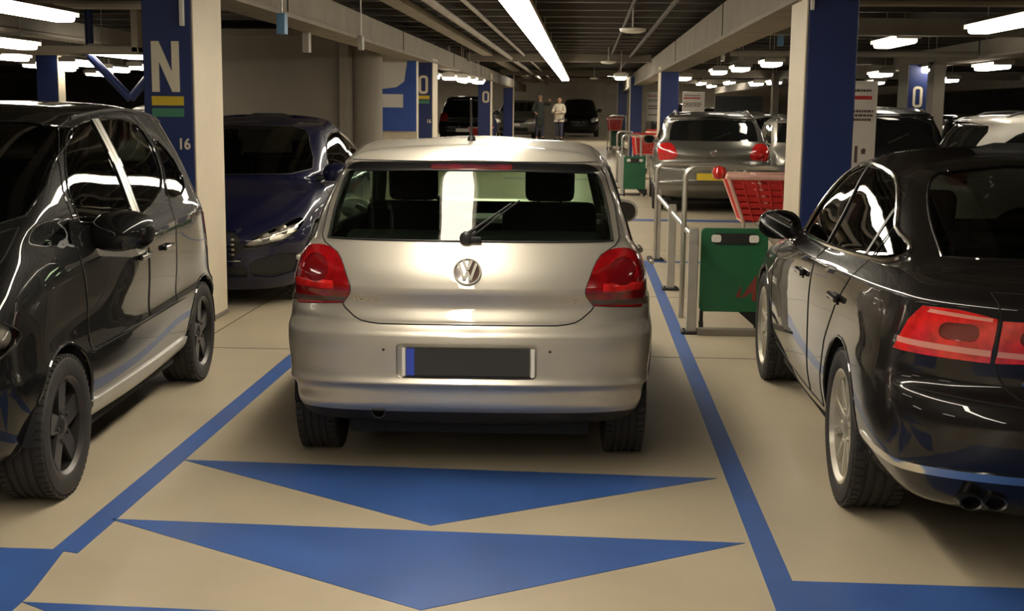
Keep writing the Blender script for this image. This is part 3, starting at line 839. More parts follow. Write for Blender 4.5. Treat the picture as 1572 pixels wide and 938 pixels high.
def build_car(name, loc, rz, spec):
    """rows + carve lists -> root with parts"""
    root = empty(name, (*loc, 0), rz)
    lod = spec.get('lod', 0)
    B = Body(cage(spec['rows'], *spec.get('scale', (1, 1, 1)), ymap=spec.get('ymap')), spec['sharp'], *(spec.get('res') or ((4, 5) if not lod else (2, 2))))
    P = spec['paint']; gl = spec.get('glass', M['glass_dark'])
    gap = MB(); ngap = 0; trim = MB(); ntrim = 0
    # wheel arches
    for (wy, wr) in spec['wheels']:
        for vw, sg in (('left', -1), ('right', 1)):
            pl = [(wy + (wr + .045) * math.cos(t), wr + (wr + .045) * math.sin(t)) for t in [PI * k / 14 for k in range(15)]] + [(wy - wr - .05, .05), (wy + wr + .05, .05)]
            B.delete(B.carve(vw, pl, lambda c, sg=sg: c.x * sg > .5 * spec['hw']))
            lip = [(wy + (wr + .047) * math.cos(t), wr + (wr + .047) * math.sin(t)) for t in [PI * (k - .6) / 14 for k in range(17)]]
            if not lod: B.outline(trim, vw, [p for p in lip if B.hit(vw, *p) is not None], .007, closed=False, lift=-.002); ntrim += 1
    # glass and lamps first, then panels
    for it in spec['cuts']:
        nm, vw, poly, mat = it[:4]; opt = it[4] if len(it) > 4 else {}
        views = [(vw, poly)]
        if opt.get('both'):
            views = [('left', poly), ('right', poly)] if vw == 'side' else [(vw, poly), (vw, mirror_poly(poly))]
        for v_, p_ in views:
            lim = opt.get('lim')
            if v_ == 'left': lim = lambda c: c.x < 0
            if v_ == 'right': lim = lambda c: c.x > 0
            fs = B.carve(v_, p_, lim)
            d = B.VIEWS[v_][0]
            kw = dict(off=opt.get('off', 0), back=opt.get('back', 0), thick=opt.get('thick', 0))
            if opt.get('along'): kw['along'] = -d
            mats = [mat] + opt.get('mats', [])
            kw['inner_mat'] = kw['rim_mat'] = opt.get('im', 0)
            if opt.get('liner') and fs:
                li = B.take(fs, 'lamp_reflector', opt['liner'][0], root, off=-opt['liner'][1], keep=True, fm=None)
            o = B.take(fs, nm, mats, root, **kw)
            if o and opt.get('label'): o['label'] = opt['label']
            if o and opt.get('sub'):        # a sub-part of the part made before
                o.parent = spec['_last'].get((opt['sub'], v_, p_[0][0] > 0), spec['_last'].get((opt['sub'], v_)))
            if o:
                spec.setdefault('_last', {})[(nm, v_, p_[0][0] > 0)] = o; spec['_last'][(nm, v_)] = o
            if opt.get('gap') and not lod: B.outline(gap, v_, p_, .0032); ngap += 1
            if opt.get('trim') and not lod: B.outline(trim if not opt.get('chrome') else spec.setdefault('_chrome', MB()), v_, p_, opt['trim'], lift=opt.get('lift', 0)); ntrim += not opt.get('chrome')
    body = B.take(list(B.bm.faces), 'body', [P, M['trim']], root, thick=0 if lod else .016, inner_mat=1, rim_mat=0, keep=True)
    if ngap: gap.build('panel_gap', M['seam'], root)
    if ntrim: trim.build('body_trim', spec.get('trim_mat', M['black']), root)
    if '_chrome' in spec: spec['_chrome'].build('chrome_window_trim', M['chrome'], root)
    # wheels, liners
    for (wy, wr) in spec['wheels']:
        for sg in (-1, 1):
            wx = sg * (spec['hw'] - spec.get('tw', .2) / 2 - .012)
            wheel(root, wx, wy, wr, spec.get('tw', .2), sg, spec.get('rim', M['dark_alloy']), spec.get('style', 'five'), tread=not lod, rr=spec.get('rr'), seg=48 if not lod else 20)
            if not lod:
                g = MB(); g.lathe([(wr + .055, -.24 * 1), (wr + .055, .005)] if sg > 0 else [(wr + .055, -.005), (wr + .055, .24)], 24, 'x', (sg * (spec['hw'] - .03), wy, wr), ang=PI, start=0)
                xin = sg * (spec['hw'] - .27)
                g.prism([(wy + (wr + .055) * math.cos(PI * k / 20), wr + (wr + .055) * math.sin(PI * k / 20)) for k in range(21)], xin - .004, xin + .004, 'x')
                g.build('wheel_arch_liner', M['liner'], root)
    # underbody
    y0 = spec['wheels'][0][0]; y1 = spec['wheels'][1][0]
    g = MB(); g.box(-spec['hw'] * .66, spec['hw'] * .66, y0 - .40, y1 + .40, .165, .30, .02)
    g.box(-spec['hw'] * .90, spec['hw'] * .90, y0 + .40, y1 - .40, .175, .30, .02)
    g.tube([(-spec['hw'] + .15, y0, .28), (spec['hw'] - .15, y0, .28)], .04, 8)
    g.tube([(-spec['hw'] + .15, y1, .28), (spec['hw'] - .15, y1, .28)], .04, 8)
    g.build('underbody', M['liner'], root)
    return root, B, spec

# ------------------------------------------------------------------ silver hatchback, the middle of the picture
POLO_ROWS = [
 (-.45, .20, .10, 0, .20, 0, .20, 0, .20, .1, 3.1, .20),
 (-.50, .22, .10, .62, .22, .72, .20, .66, .22, .2, 3.12, .2),
 (-.60, .285, .14, .74, .25, .79, .21, .74, .23, .25, 3.18, .24),
 (-.655, .335, .17, .79, .32, .80, .25, .78, .30, .28, 3.22, .30),
 (-.668, .405, .19, .805, .39, .825, .32, .80, .38, .3, 3.25, .38),
 (-.705, .440, .20, .825, .43, .838, .40, .815, .44, .3, 3.26, .44),
 (-.688, .462, .20, .825, .46, .84, .45, .82, .48, .3, 3.26, .48),
 (-.70, .60, .20, .835, .59, .842, .56, .825, .56, .32, 3.27, .55),
 (-.695, .655, .20, .835, .65, .842, .63, .825, .62, .33, 3.265, .60),
 (-.655, .686, .20, .828, .70, .842, .70, .82, .68, .34, 3.24, .65),
 (-.65, .71, .20, .825, .74, .84, .76, .81, .73, .36, 3.2, .70),
 (-.635, .77, .20, .815, .80, .838, .82, .80, .78, .38, 3.12, .76),
 (-.665, .825, .20, .805, .86, .832, .87, .78, .83, .4, 3.0, .82),
 (-.645, .92, .20, .79, .93, .82, .91, .77, .88, .42, 2.8, .88),
 (-.575, 1.015, .18, .755, 1.0, .80, .955, .755, .93, .42, 2.45, .95),
 (-.555, 1.035, .20, .735, 1.03, .785, .98, .74, .965, .45, 2.3, 1.0),
 (-.455, 1.19, .19, .69, 1.18, .735, 1.17, .70, 1.15, .45, 1.9, 1.2),
 (-.35, 1.335, .16, .62, 1.32, .665, 1.34, .63, 1.33, .42, 1.5, 1.38),
 (-.36, 1.372, .12, .60, 1.362, .615, 1.40, .60, 1.385, .4, 1.42, 1.405),
 (-.27, 1.405, .10, .535, 1.402, .56, 1.436, .52, 1.415, .35, 1.25, 1.435),
 (-.15, 1.428, .08, .30, 1.428, .32, 1.455, .30, 1.440, .3, 1.1, 1.455),
 (0.0, 1.44, .05, 0, 1.44, 0, 1.46, 0, 1.45, .2, 1.0, 1.46)]
lamp_out = smooth_poly([(-.503, .83), (-.54, .772), (-.752, .757), (-.775, .85), (-.765, .94), (-.715, .995), (-.655, 1.008), (-.585, .993), (-.545, .95), (-.52, .89)], 3, corners=(1, 2))
strip_low = [(-.535, .778), (-.80, .763), (-.80, .792), (-.522, .803)]
cuts = [
 ('rear_window', 'rear', smooth_poly([(-.625, 1.038), (.625, 1.038), (.60, 1.20), (.56, 1.315), (.50, 1.326), (-.50, 1.326), (-.56, 1.315), (-.60, 1.20)], 3, corners=(0, 1)), M['glass'], {'off': -.003, 'trim': .005}),
 ('brake_light', 'rear', rrect(-.18, .18, 1.338, 1.362, .008, 3), M['red_lens'], {'off': .004, 'back': .02, 'label': 'high red brake light above the rear window'}),
 ('spoiler_band', 'rear', smooth_poly([(-.575, 1.328), (.575, 1.328), (.545, 1.352), (.50, 1.366), (-.50, 1.366), (-.545, 1.352)], 2, corners=(0, 1)), M['black'], {'off': .001}),
 ('reverse_lamp', 'rear', strip_low, M['smoke_lens'], {'both': 1, 'off': .004, 'back': .012, 'label': 'dark clear strip along the lower edge of the tail light'}),
 ('tail_lamp_ring', 'rear', circle_poly(-.665, .915, .062, 18, .058), M['red_lens_dark'], {'both': 1, 'off': .001, 'back': .004, 'label': 'darker round upper element of the tail light'}),
 ('tail_lamp_bar', 'rear', [(-.575, .835), (-.755, .835), (-.76, .868), (-.58, .868)], M['red_lens_bright'], {'both': 1, 'off': .005, 'back': .004, 'label': 'brighter red bar in the tail light'}),
 ('tail_light', 'rear', lamp_out, M['red_lens'], {'both': 1, 'off': .005, 'back': .025, 'gap': 1, 'label': 'red tail light'}),
 ('plate_recess', 'rear', rrect(-.30, .30, .462, .615, .022, 4), M['silver'], {'off': -.028, 'back': -.028, 'along': 1}),
 ('tailgate', 'rear', smooth_poly([(-.38, .690), (.38, .690), (.46, .702), (.51, .735), (.545, .775), (.515, .84), (.535, .93), (.57, .985), (.635, 1.02), (.655, 1.05), (.60, 1.31), (.56, 1.372), (-.56, 1.372), (-.60, 1.31), (-.655, 1.05), (-.635, 1.02), (-.57, .985), (-.535, .93), (-.515, .84), (-.545, .775), (-.51, .735), (-.46, .702)], 2, corners=(0, 1, 11, 12)), M['silver'], {'gap': 1, 'thick': .014, 'mats': [M['trim']], 'im': 1}),
 ('bumper', 'rear', [(-.9, .30), (.9, .30), (.9, .676), (.79, .752), (.545, .764), (.515, .73), (.465, .697), (.385, .684), (-.385, .684), (-.465, .697), (-.515, .73), (-.545, .764), (-.79, .752), (-.9, .676)], M['silver'], {'lim': lambda c: c.y < -.25, 'thick': .010, 'mats': [M['trim']], 'im': 1, 'label': 'silver rear bumper'}),
 ('valance', 'rear', [(-.9, .15), (.9, .15), (.9, .302), (-.9, .302)], M['black'], {'lim': lambda c: c.y < -.25}),
 ('side_window', 'side', smooth_poly([(1.72, 1.0), (1.35, 1.20), (1.0, 1.315), (.60, 1.325), (.55, 1.0)], 3, corners=(0, 3, 4)), M['glass'], {'both': 1, 'off': -.003, 'trim': .006}),
 ('side_window', 'side', smooth_poly([(.47, 1.0), (.50, 1.325), (.10, 1.30), (-.16, 1.17), (-.20, 1.07), (-.14, 1.02)], 3, corners=(0, 1)), M['glass'], {'both': 1, 'off': -.003, 'trim': .006}),
 ('windscreen', 'front', smooth_poly([(-.66, 1.03), (.66, 1.03), (.56, 1.36), (-.56, 1.36)], 2, corners=(0, 1, 2, 3)), M['glass'], {'off': -.003, 'lim': lambda c: c.y > .6}),
 ('headlight', 'front', smooth_poly([(-.46, .60), (-.74, .62), (-.76, .74), (-.62, .74), (-.46, .68)], 2), M['clear_lens'], {'both': 1, 'liner': (M['reflector'], .03), 'gap': 1}),
 ('grille', 'front', rrect(-.40, .40, .57, .66, .03, 3), M['black'], {'off': -.01, 'back': -.01}),
 ('air_intake', 'front', rrect(-.52, .52, .28, .40, .04, 3), M['black'], {'off': -.01, 'back': -.01}),
 ('door', 'side', [(1.78, .34), (1.80, .93), (1.36, 1.25), (1.02, 1.35), (.52, 1.36), (.50, .34)], M['silver'], {'both': 1, 'gap': 1, 'thick': .014, 'mats': [M['trim']], 'im': 1}),
 ('door', 'side', [(.495, .34), (.515, 1.36), (.08, 1.33), (-.19, 1.18), (-.24, 1.05), (-.16, .86), (.12, .72), (.30, .60), (.40, .45), (.43, .34)], M['silver'], {'both': 1, 'gap': 1, 'thick': .014, 'mats': [M['trim']], 'im': 1}),
]
polo, B, S = build_car('hatchback_car', (-.512, 5.98), R(2.2), dict(rows=[[(c * .965 if i in (3, 5, 7) else c) for i, c in enumerate(r_)] for r_ in POLO_ROWS], sharp=(5, 8, 12, 15, 18), paint=M['silver'], cuts=cuts, wheels=[(-.07, .30), (2.42, .30)], hw=.812, tw=.185, rim=M['dark_alloy']))
tag(polo, 'silver hatchback parked in the middle, seen from behind, with a blank grey number plate', 'car')
for ch in list(polo.children):
    if ch.name.startswith(('tail_lamp', 'reverse_lamp')):
        side = ch.data.vertices[0].co.x
        for t in polo.children:
            if t.name.startswith('tail_light') and t.data.vertices[0].co.x * side > 0: ch.parent = t; break
# badge
def ring_xz(g, x, y, z, r0, r1, d, n=40):
    g.lathe([(r0, 0), (r0, -d), ((r0 + r1) / 2, -d * 1.3), (r1, -d), (r1, 0)], n, 'y', (x, y, z))
def strokes(g, segs, wdt, y0, y1, ox=0, oz=0, s_=1):
    for (a, b, c, d) in segs:
        dx, dz = c - a, d - b; L = math.hypot(dx, dz); nx, nz = -dz / L * wdt / 2, dx / L * wdt / 2
        g.prism([(ox + s_ * (a + nx), oz + s_ * (b + nz)), (ox + s_ * (c + nx), oz + s_ * (d + nz)), (ox + s_ * (c - nx), oz + s_ * (d - nz)), (ox + s_ * (a - nx), oz + s_ * (b - nz))], y0, y1, 'y')
h = B.hit('rear', 0, .916)
tilt = -math.atan2(B.hit('rear', 0, .95).y - B.hit('rear', 0, .88).y, .07)
g = MB(); g.lathe([(.060, 0), (.060, -.008), (.001, -.010)], 40, 'y')
bd = g.build('emblem', M['chrome'], polo, loc=(0, h.y - .003, .916)); bd.data.materials.clear(); bd.data.materials.append(M['smoke_lens']); bd.rotation_euler.x = tilt
g = MB(); ring_xz(g, 0, -.004, 0, .060, .052, .010)
strokes(g, [(-.018, .048, -.001, .006), (.018, .048, .001, .006), (-.037, .035, -.014, -.038), (.037, .035, .014, -.038), (-.014, -.038, 0, -.002), (.014, -.038, 0, -.002)], .0105, -.018, -.006)
g.build('emblem_letters', M['light_body'], bd)
def on_rear(B, x, z, lift=.004, flat=False):
    h = B.hit('rear', x, z); n = B.normal(h)
    if flat: return Matrix.Translation((x, h.y - lift, z)) @ FACE_CAM
    X = Vector((0, 0, 1)).cross(n).normalized(); Yv = n.cross(X)
    M4 = Matrix((X, Yv, n)).transposed().to_4x4(); M4.translation = h + n * lift
    return M4
for tx, px_, sz, nm in (('POLO', -.437, .034, 'model_lettering'), ('TSI', .455, .028, 'engine_lettering')):
    text_mesh(nm, tx, sz, M['chrome'], polo, on_rear(B, px_, .792, .003), depth=.002, sx=1.25)
# number plate
yp = min(B.hit('rear', 0, .5).y, B.hit('rear', 0, .58).y) + .016
g = MB(); g.box(-.262, .262, -.006, .006, -.060, .060, .003); pl = g.build('number_plate', M['plate_dark'], polo, loc=(.005, yp, .534)); pl['label'] = 'blank dark grey number plate'
g = MB(); g.box(-.262, -.228, -.0075, -.003, -.059, .059); g.build('plate_band', M['plate_blue'], pl)['label'] = 'blue band at the left of the plate'
g = MB(); g.box(-.282, -.266, -.002, .02, -.064, .060, .003); g.box(.268, .286, -.002, .02, -.064, .060, .003); g.build('plate_light_edge', M['white'], pl)
g = MB(); g.box(-.27, .27, -.004, .008, -.068, -.062); g.build('plate_holder', M['black'], pl)
# wiper
g = MB()
a = B.hit('rear', -.01, 1.052); n_ = B.normal(a)
g.lathe([(.030, 0), (.030, -.02), (.018, -.034), (.001, -.036)], 20, 'y', (a.x, a.y, a.z))
pts = [B.hit('rear', -.005 + .185 * t, 1.058 + .13 * t) + n_ * (.024 - .008 * t) for t in (0, .3, .6, 1)]
g.tube(pts, [.009, .006, .005, .004], 8)
pb = [B.hit('rear', .02 + .195 * t, 1.06 + .145 * t) + n_ * .008 for t in (0, .25, .5, .75, 1)]
g.tube(pb, .004, 6)
g.obox((a.x + .035, a.y - .02, a.z - .002), (.06, .02, .022), (0, 0, 0), .008)
g.build('rear_wiper', M['black'], polo)
# antenna
a = B.bvh.ray_cast(Vector((-.03, .22, 3)), Vector((0, 0, -1)))[0]
g = MB(); g.lathe([(.022, -.004), (.018, .016), (.009, .028), (.006, .03)], 16, 'z', a); g.tube([a + Vector((0, 0, .02)), a + Vector((0, -.075, .20))], [.0065, .0045], 8)
g.build('antenna', M['black'], polo)
# exhaust, parking sensors, tow cover
g = MB(); g.lathe([(.028, 0), (.031, 0), (.031, .22), (.001, .22)], 20, 'y', (-.385, -.62, .30)); g.build('exhaust_pipe', M['dark_steel'], polo)
g = MB()
for x in (-.355, .355):
    h = B.hit('rear', x, .585); g.lathe([(.006, .002), (.006, -.001), (.001, -.002)], 14, 'y', h)
g.build('parking_sensor', M['black'], polo)
g = MB(); h = B.hit('rear', .36, .275)
g.obox((.36, h.y - .002, .29), (.085, .02, .018), (0, 0, 0), .004); g.build('tow_eye_cover', M['smoke_lens'], polo)
for sg in (-1, 1):
    door_mirror(polo, sg * .80, 1.62, 1.0, sg, M['silver'], s_=.9)
    g = MB(); g.box(sg * .838 - .012, sg * .838 + .012, .62, .80, .87, .895, .008); g.build('door_handle', M['silver'], polo)
    g = MB(); g.box(sg * .838 - .012, sg * .838 + .012, -.02, .14, .885, .91, .008); g.build('door_handle', M['silver'], polo)
# cabin
seat_bm(-.36, .95, .42).build('front_seat', M['seat'], polo); seat_bm(.36, .95, .42).build('front_seat', M['seat'], polo)
g = seat_bm(0, .10, .38, head=False, w=1.20, h=.52)
g.build('rear_seat', M['seat'], polo)
g = MB(); g.box(-.66, .66, -.42, -.02, .80, .85, .02); g.build('parcel_shelf', M['trim'], polo)
g = MB(); g.box(-.70, .70, 1.55, 2.0, .62, .96, .06, 3); g.build('dashboard', M['trim'], polo)
g = MB(); g.tube([(-.36 + .18 * math.cos(t), 1.42 + .06 * math.sin(t), .93 + .17 * math.sin(t)) for t in [2 * PI * k / 24 for k in range(24)]], .014, 8, closed=True); g.obox((-.36, 1.46, .92), (.30, .04, .06), (-.3, 0, 0), .015); g.build('steering_wheel', M['trim'], polo)
g = MB(); g.obox((0, 1.28, 1.30), (.22, .03, .06), (0, 0, 0), .012); g.build('cabin_mirror', M['trim'], polo)
g = MB(); g.box(-.72, .72, -.3, 1.9, .28, .33, .01); g.build('cabin_floor', M['trim'], polo)

# ------------------------------------------------------------------ black compact car on the left, facing the camera
A_ROWS = [
 (-.3, .20, .1, 0, .2, 0, .2, 0, .2, .1, 2.8, .2),
 (-.38, .22, .12, .62, .22, .74, .22, .66, .22, .25, 2.85, .22),
 (-.46, .30, .15, .77, .28, .80, .26, .76, .27, .3, 2.93, .28),
 (-.49, .40, .18, .81, .40, .83, .36, .80, .40, .28, 2.98, .38),
 (-.50, .52, .2, .83, .52, .842, .50, .82, .52, .26, 3.0, .50),
 (-.49, .575, .2, .83, .575, .842, .555, .82, .57, .24, 2.99, .57),
 (-.46, .61, .2, .82, .62, .832, .60, .81, .61, .22, 2.97, .61),
 (-.45, .74, .22, .82, .76, .84, .76, .80, .73, .22, 2.96, .71),
 (-.45, .88, .24, .81, .90, .84, .88, .785, .86, .22, 2.90, .80),
 (-.45, .97, .25, .80, 1.0, .835, .96, .765, .95, .24, 2.84, .87),
 (-.44, 1.04, .25, .785, 1.05, .81, 1.02, .745, 1.05, .24, 2.70, .97),
 (-.43, 1.09, .24, .765, 1.09, .80, 1.05, .755, 1.14, .26, 2.58, 1.07),
 (-.40, 1.28, .22, .685, 1.28, .713, 1.28, .68, 1.36, .28, 2.2, 1.33),
 (-.32, 1.45, .18, .60, 1.46, .622, 1.48, .60, 1.50, .28, 1.85, 1.50),
 (-.28, 1.53, .14, .555, 1.54, .583, 1.575, .555, 1.565, .25, 1.6, 1.565),
 (-.2, 1.555, .12, .46, 1.57, .49, 1.60, .46, 1.59, .22, 1.45, 1.59),
 (-.1, 1.575, .1, .28, 1.585, .3, 1.615, .28, 1.605, .2, 1.35, 1.605),
 (0, 1.58, .05, 0, 1.59, 0, 1.62, 0, 1.61, .1, 1.3, 1.61)]
dlo_f = smooth_poly([(1.205, 1.065), (1.49, 1.06), (1.93, 1.10), (1.93, 1.22), (1.83, 1.34), (1.59, 1.465), (1.35, 1.515), (1.155, 1.53)], 3, corners=(0, 2, 7))
dlo_r = smooth_poly([(1.08, 1.065), (1.045, 1.53), (.80, 1.535), (.56, 1.52), (.42, 1.47), (.36, 1.38), (.42, 1.25), (.54, 1.17), (.80, 1.105)], 3, corners=(0, 1))
dlo_q = smooth_poly([(.27, 1.42), (.35, 1.26), (.50, 1.13), (.36, 1.10), (.08, 1.14), (.02, 1.22), (.12, 1.36)], 2)
cuts = [
 ('windscreen', 'front', smooth_poly([(-.70, 1.16), (-.35, 1.10), (.35, 1.10), (.70, 1.16), (.665, 1.38), (.60, 1.50), (.30, 1.525), (-.30, 1.525), (-.60, 1.50), (-.665, 1.38)], 2), M['glass_dark'], {'off': -.003, 'lim': lambda c: c.y > .9, 'trim': .006}),
 ('side_window', 'side', dlo_f, M['glass_dark'], {'both': 1, 'off': -.003, 'trim': .006}),
 ('side_window', 'side', dlo_r, M['glass_dark'], {'both': 1, 'off': -.003, 'trim': .006}),
 ('quarter_window', 'side', dlo_q, M['glass_dark'], {'both': 1, 'off': -.003, 'trim': .006}),
 ('front_quarter_window', 'side', [(2.04, 1.12), (2.33, 1.04), (2.04, 1.02)], M['glass_dark'], {'both': 1, 'off': -.002}),
 ('window_pillar', 'side', [(1.20, 1.06), (1.085, 1.06), (1.05, 1.535), (1.15, 1.535)], M['steel'], {'both': 1, 'off': .003, 'back': .008, 'label': 'pillar between the side windows, made pale for its reflection'}),  # pale steel paints in the reflection on the black pillar
 ('rear_window', 'rear', smooth_poly([(-.62, 1.10), (.62, 1.10), (.56, 1.45), (-.56, 1.45)], 2, corners=(0, 1, 2, 3)), M['glass_dark'], {'off': -.003}),
 ('headlight', 'front', circle_poly(-.615, .735, .185, 28, .108), M['clear_lens'], {'both': 1, 'liner': (M['reflector'], .06), 'off': .004, 'gap': 1, 'label': 'clear oval headlight'}),
 ('grille', 'front', smooth_poly([(-.38, .64), (.38, .64), (.40, .76), (-.40, .76)], 2), M['black'], {'off': -.01, 'back': -.01, 'along': 1}),
 ('rear_lamp', 'rear', rrect(-.80, -.62, .70, .98, .03, 3), M['red_lens'], {'both': 1, 'off': .004, 'back': .01}),
 ('bonnet', 'top', smooth_poly([(-.60, 2.80), (.60, 2.80), (.68, 2.66), (.70, 2.40), (.50, 2.58), (0, 2.66), (-.50, 2.58), (-.70, 2.40), (-.68, 2.66)], 2, corners=(3, 7)), M['black_paint'], {'gap': 1, 'lim': lambda c: c.z > .6, 'thick': .01, 'mats': [M['trim']], 'im': 1}),
 ('door', 'side', [(2.0, .56), (2.02, 1.0), (1.98, 1.24), (1.86, 1.37), (1.60, 1.50), (1.35, 1.55), (1.115, 1.56), (1.12, .56)], M['black_paint'], {'both': 1, 'gap': 1, 'thick': .014, 'mats': [M['trim']], 'im': 1, 'trim': .004}),
 ('door', 'side', smooth_poly([(1.11, .56), (1.105, 1.56), (.80, 1.565), (.52, 1.545), (.36, 1.48), (.30, 1.38), (.36, 1.24), (.50, 1.08), (.56, .90), (.58, .72), (.60, .56)], 2, corners=(0, 1, 10)), M['black_paint'], {'both': 1, 'gap': 1, 'thick': .014, 'mats': [M['trim']], 'im': 1}),
 ('rub_strip', 'side', [(1.98, .505), (1.98, .548), (.40, .555), (.40, .512)], M['black_paint'], {'both': 1, 'off': .010, 'back': .014}),
 ('sill', 'side', [(1.98, .22), (1.98, .325), (.36, .325), (.36, .22)], M['steel'], {'both': 1, 'off': .012, 'back': .02, 'label': 'sill panel between the wheels, made pale for its light reflection'}),  # pale steel stands in for light reflected on the sill
]
ca, B, S = build_car('compact_car', (-3.053, 7.23), R(183.2), dict(rows=A_ROWS, sharp=(5, 11, 14), paint=M['black_paint'], cuts=cuts, wheels=[(0, .29), (2.30, .295)], hw=.842, tw=.205, rim=M['dark_alloy'], rr=.205, trim_mat=M['black_paint']))
tag(ca, 'tall black compact car with five-spoke wheels parked on the left, facing the camera', 'car')
g = MB()
for sg in (-1, 1):
    g.lathe([(.001, 0), (.07, -.01), (.105, -.06)], 24, 'y', (sg * .58, 2.83, .735)); g.lathe([(.02, .0), (.05, -.02), (.065, -.05)], 20, 'y', (sg * .70, 2.74, .745))
g.build('headlight_reflector', M['reflector'], ca)
for sg in (-1, 1):
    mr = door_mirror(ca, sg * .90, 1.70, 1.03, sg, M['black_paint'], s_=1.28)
    for yy in (1.22, .78):
        h = B.hit('left' if sg < 0 else 'right', yy, .875)
        g = MB(); g.obox((h.x + sg * .014, yy, .875), (.022, .17, .028), (0, 0, 0), .009); g.obox((h.x + sg * .004, yy - .06, .875), (.02, .03, .026)); g.build('door_handle', M['black_paint'], ca)
g = MB(); h = B.hit('top', -.3, 2.5)
g.tube([B.hit('top', -.55 + .9 * t, 2.45 + .06 * math.sin(t * 3)) + Vector((0, 0, .012)) for t in [k / 8 for k in range(9)]], .006, 6); g.build('windscreen_wiper', M['black'], ca)
g = MB()
for sg in (-1, 1): g.tube([B.hit('top', sg * .575, y) + Vector((0, 0, .004)) for y in [-.1 + 1.5 * k / 8 for k in range(9)]], .008, 6)
g.build('roof_strip', M['black'], ca)
seat_bm(-.36, 1.15, .62).build('front_seat', M['seat'], ca); seat_bm(.36, 1.15, .62).build('front_seat', M['seat'], ca)
seat_bm(0, .40, .60, head=False, w=1.2).build('rear_seat', M['seat'], ca)
g = MB(); g.box(-.68, .68, 1.75, 2.35, .7, 1.04, .06, 3); g.build('dashboard', M['trim'], ca)
g = MB(); g.box(-.75, .75, -.35, 2.6, .34, .40, .01); g.build('cabin_floor', M['trim'], ca)
g = MB(); g.prism([(2.62, -.26), (2.84, -.26), (2.84, .26), (2.62, .26)], .2, .21, 'z'); g.build('front_tray', M['liner'], ca)

# ------------------------------------------------------------------ dark sedan on the right, seen from behind
P_ROWS = [
 (-.9, .22, .1, 0, .22, 0, .2, 0, .2, .1, 3.1, .2),
 (-.93, .25, .15, .66, .25, .78, .21, .7, .21, .2, 3.15, .22),
 (-1.0, .31, .2, .80, .29, .86, .25, .8, .25, .3, 3.22, .27),
 (-1.05, .40, .24, .86, .38, .885, .33, .85, .33, .34, 3.28, .36),
 (-1.085, .46, .26, .885, .46, .90, .42, .87, .43, .36, 3.3, .44),
 (-1.09, .60, .27, .895, .60, .905, .56, .88, .56, .38, 3.32, .54),
 (-1.07, .66, .27, .893, .67, .907, .66, .88, .64, .40, 3.3, .6),
 (-1.02, .69, .26, .885, .72, .907, .74, .87, .70, .42, 3.25, .66),
 (-1.03, .80, .26, .88, .83, .902, .82, .86, .77, .46, 3.15, .72),
 (-1.05, .92, .26, .86, .92, .893, .885, .83, .85, .48, 2.95, .80),
 (-1.045, .99, .25, .845, .985, .885, .925, .82, .90, .5, 2.7, .87),
 (-.98, 1.035, .24, .815, 1.01, .865, .955, .80, .93, .52, 2.45, .92),
 (-.78, 1.06, .16, .79, 1.03, .848, .975, .785, .955, .5, 2.28, .96),
 (-.58, 1.075, .14, .765, 1.045, .832, 1.0, .79, .975, .38, 2.2, .985),
 (-.28, 1.21, .12, .705, 1.17, .758, 1.15, .735, 1.13, .32, 1.95, 1.14),
 (.08, 1.345, .12, .635, 1.305, .675, 1.335, .665, 1.30, .28, 1.60, 1.33),
 (.25, 1.385, .12, .585, 1.35, .62, 1.405, .615, 1.37, .26, 1.38, 1.39),
 (.40, 1.41, .1, .46, 1.395, .5, 1.44, .50, 1.41, .25, 1.15, 1.425),
 (.55, 1.43, .08, .25, 1.42, .28, 1.46, .28, 1.43, .22, 1.0, 1.445),
 (.65, 1.435, .05, 0, 1.43, 0, 1.463, 0, 1.44, .2, .8, 1.445)]
dlo = smooth_poly([(1.66, .975), (1.58, 1.08), (1.48, 1.19), (1.28, 1.295), (.93, 1.37), (.55, 1.36), (.25, 1.30), (.04, 1.22), (-.10, 1.155), (-.30, 1.115), (-.37, 1.08), (-.30, 1.048), (.03, 1.025), (.53, 1.005), (1.0, .99)], 3, corners=(0,))
def clip_y(poly, lo=None, hi=None):
    out = []
    def cl(poly, f, cut):
        o = []
        for i, p in enumerate(poly):
            q = poly[(i + 1) % len(poly)]
            if f(p): o.append(p)
            if f(p) != f(q):
                t = cut(p, q); o.append((p[0] + (q[0] - p[0]) * t, p[1] + (q[1] - p[1]) * t))
        return o
    for (c0, c1, keep) in ((lo or []), ) if False else []: pass
    r_ = poly
    if lo is not None: r_ = cl(r_, lambda p: p[0] + (p[1] - 1.0) * lo[1] >= lo[0], lambda p, q: (lo[0] - (p[0] + (p[1] - 1) * lo[1])) / ((q[0] + (q[1] - 1) * lo[1]) - (p[0] + (p[1] - 1) * lo[1])))
    if hi is not None: r_ = cl(r_, lambda p: p[0] + (p[1] - 1.0) * hi[1] <= hi[0], lambda p, q: (hi[0] - (p[0] + (p[1] - 1) * hi[1])) / ((q[0] + (q[1] - 1) * hi[1]) - (p[0] + (p[1] - 1) * hi[1])))
    return r_
tl_out = smooth_poly([(-.60, .79), (-.59, .94), (-.70, .962), (-.80, .962), (-.835, .91), (-.868, .80)], 2, corners=(0, 1, 3, 5))
tl_in = smooth_poly([(-.585, .79), (-.575, .935), (-.40, .925), (-.33, .88), (-.30, .80)], 2, corners=(0, 1, 4))
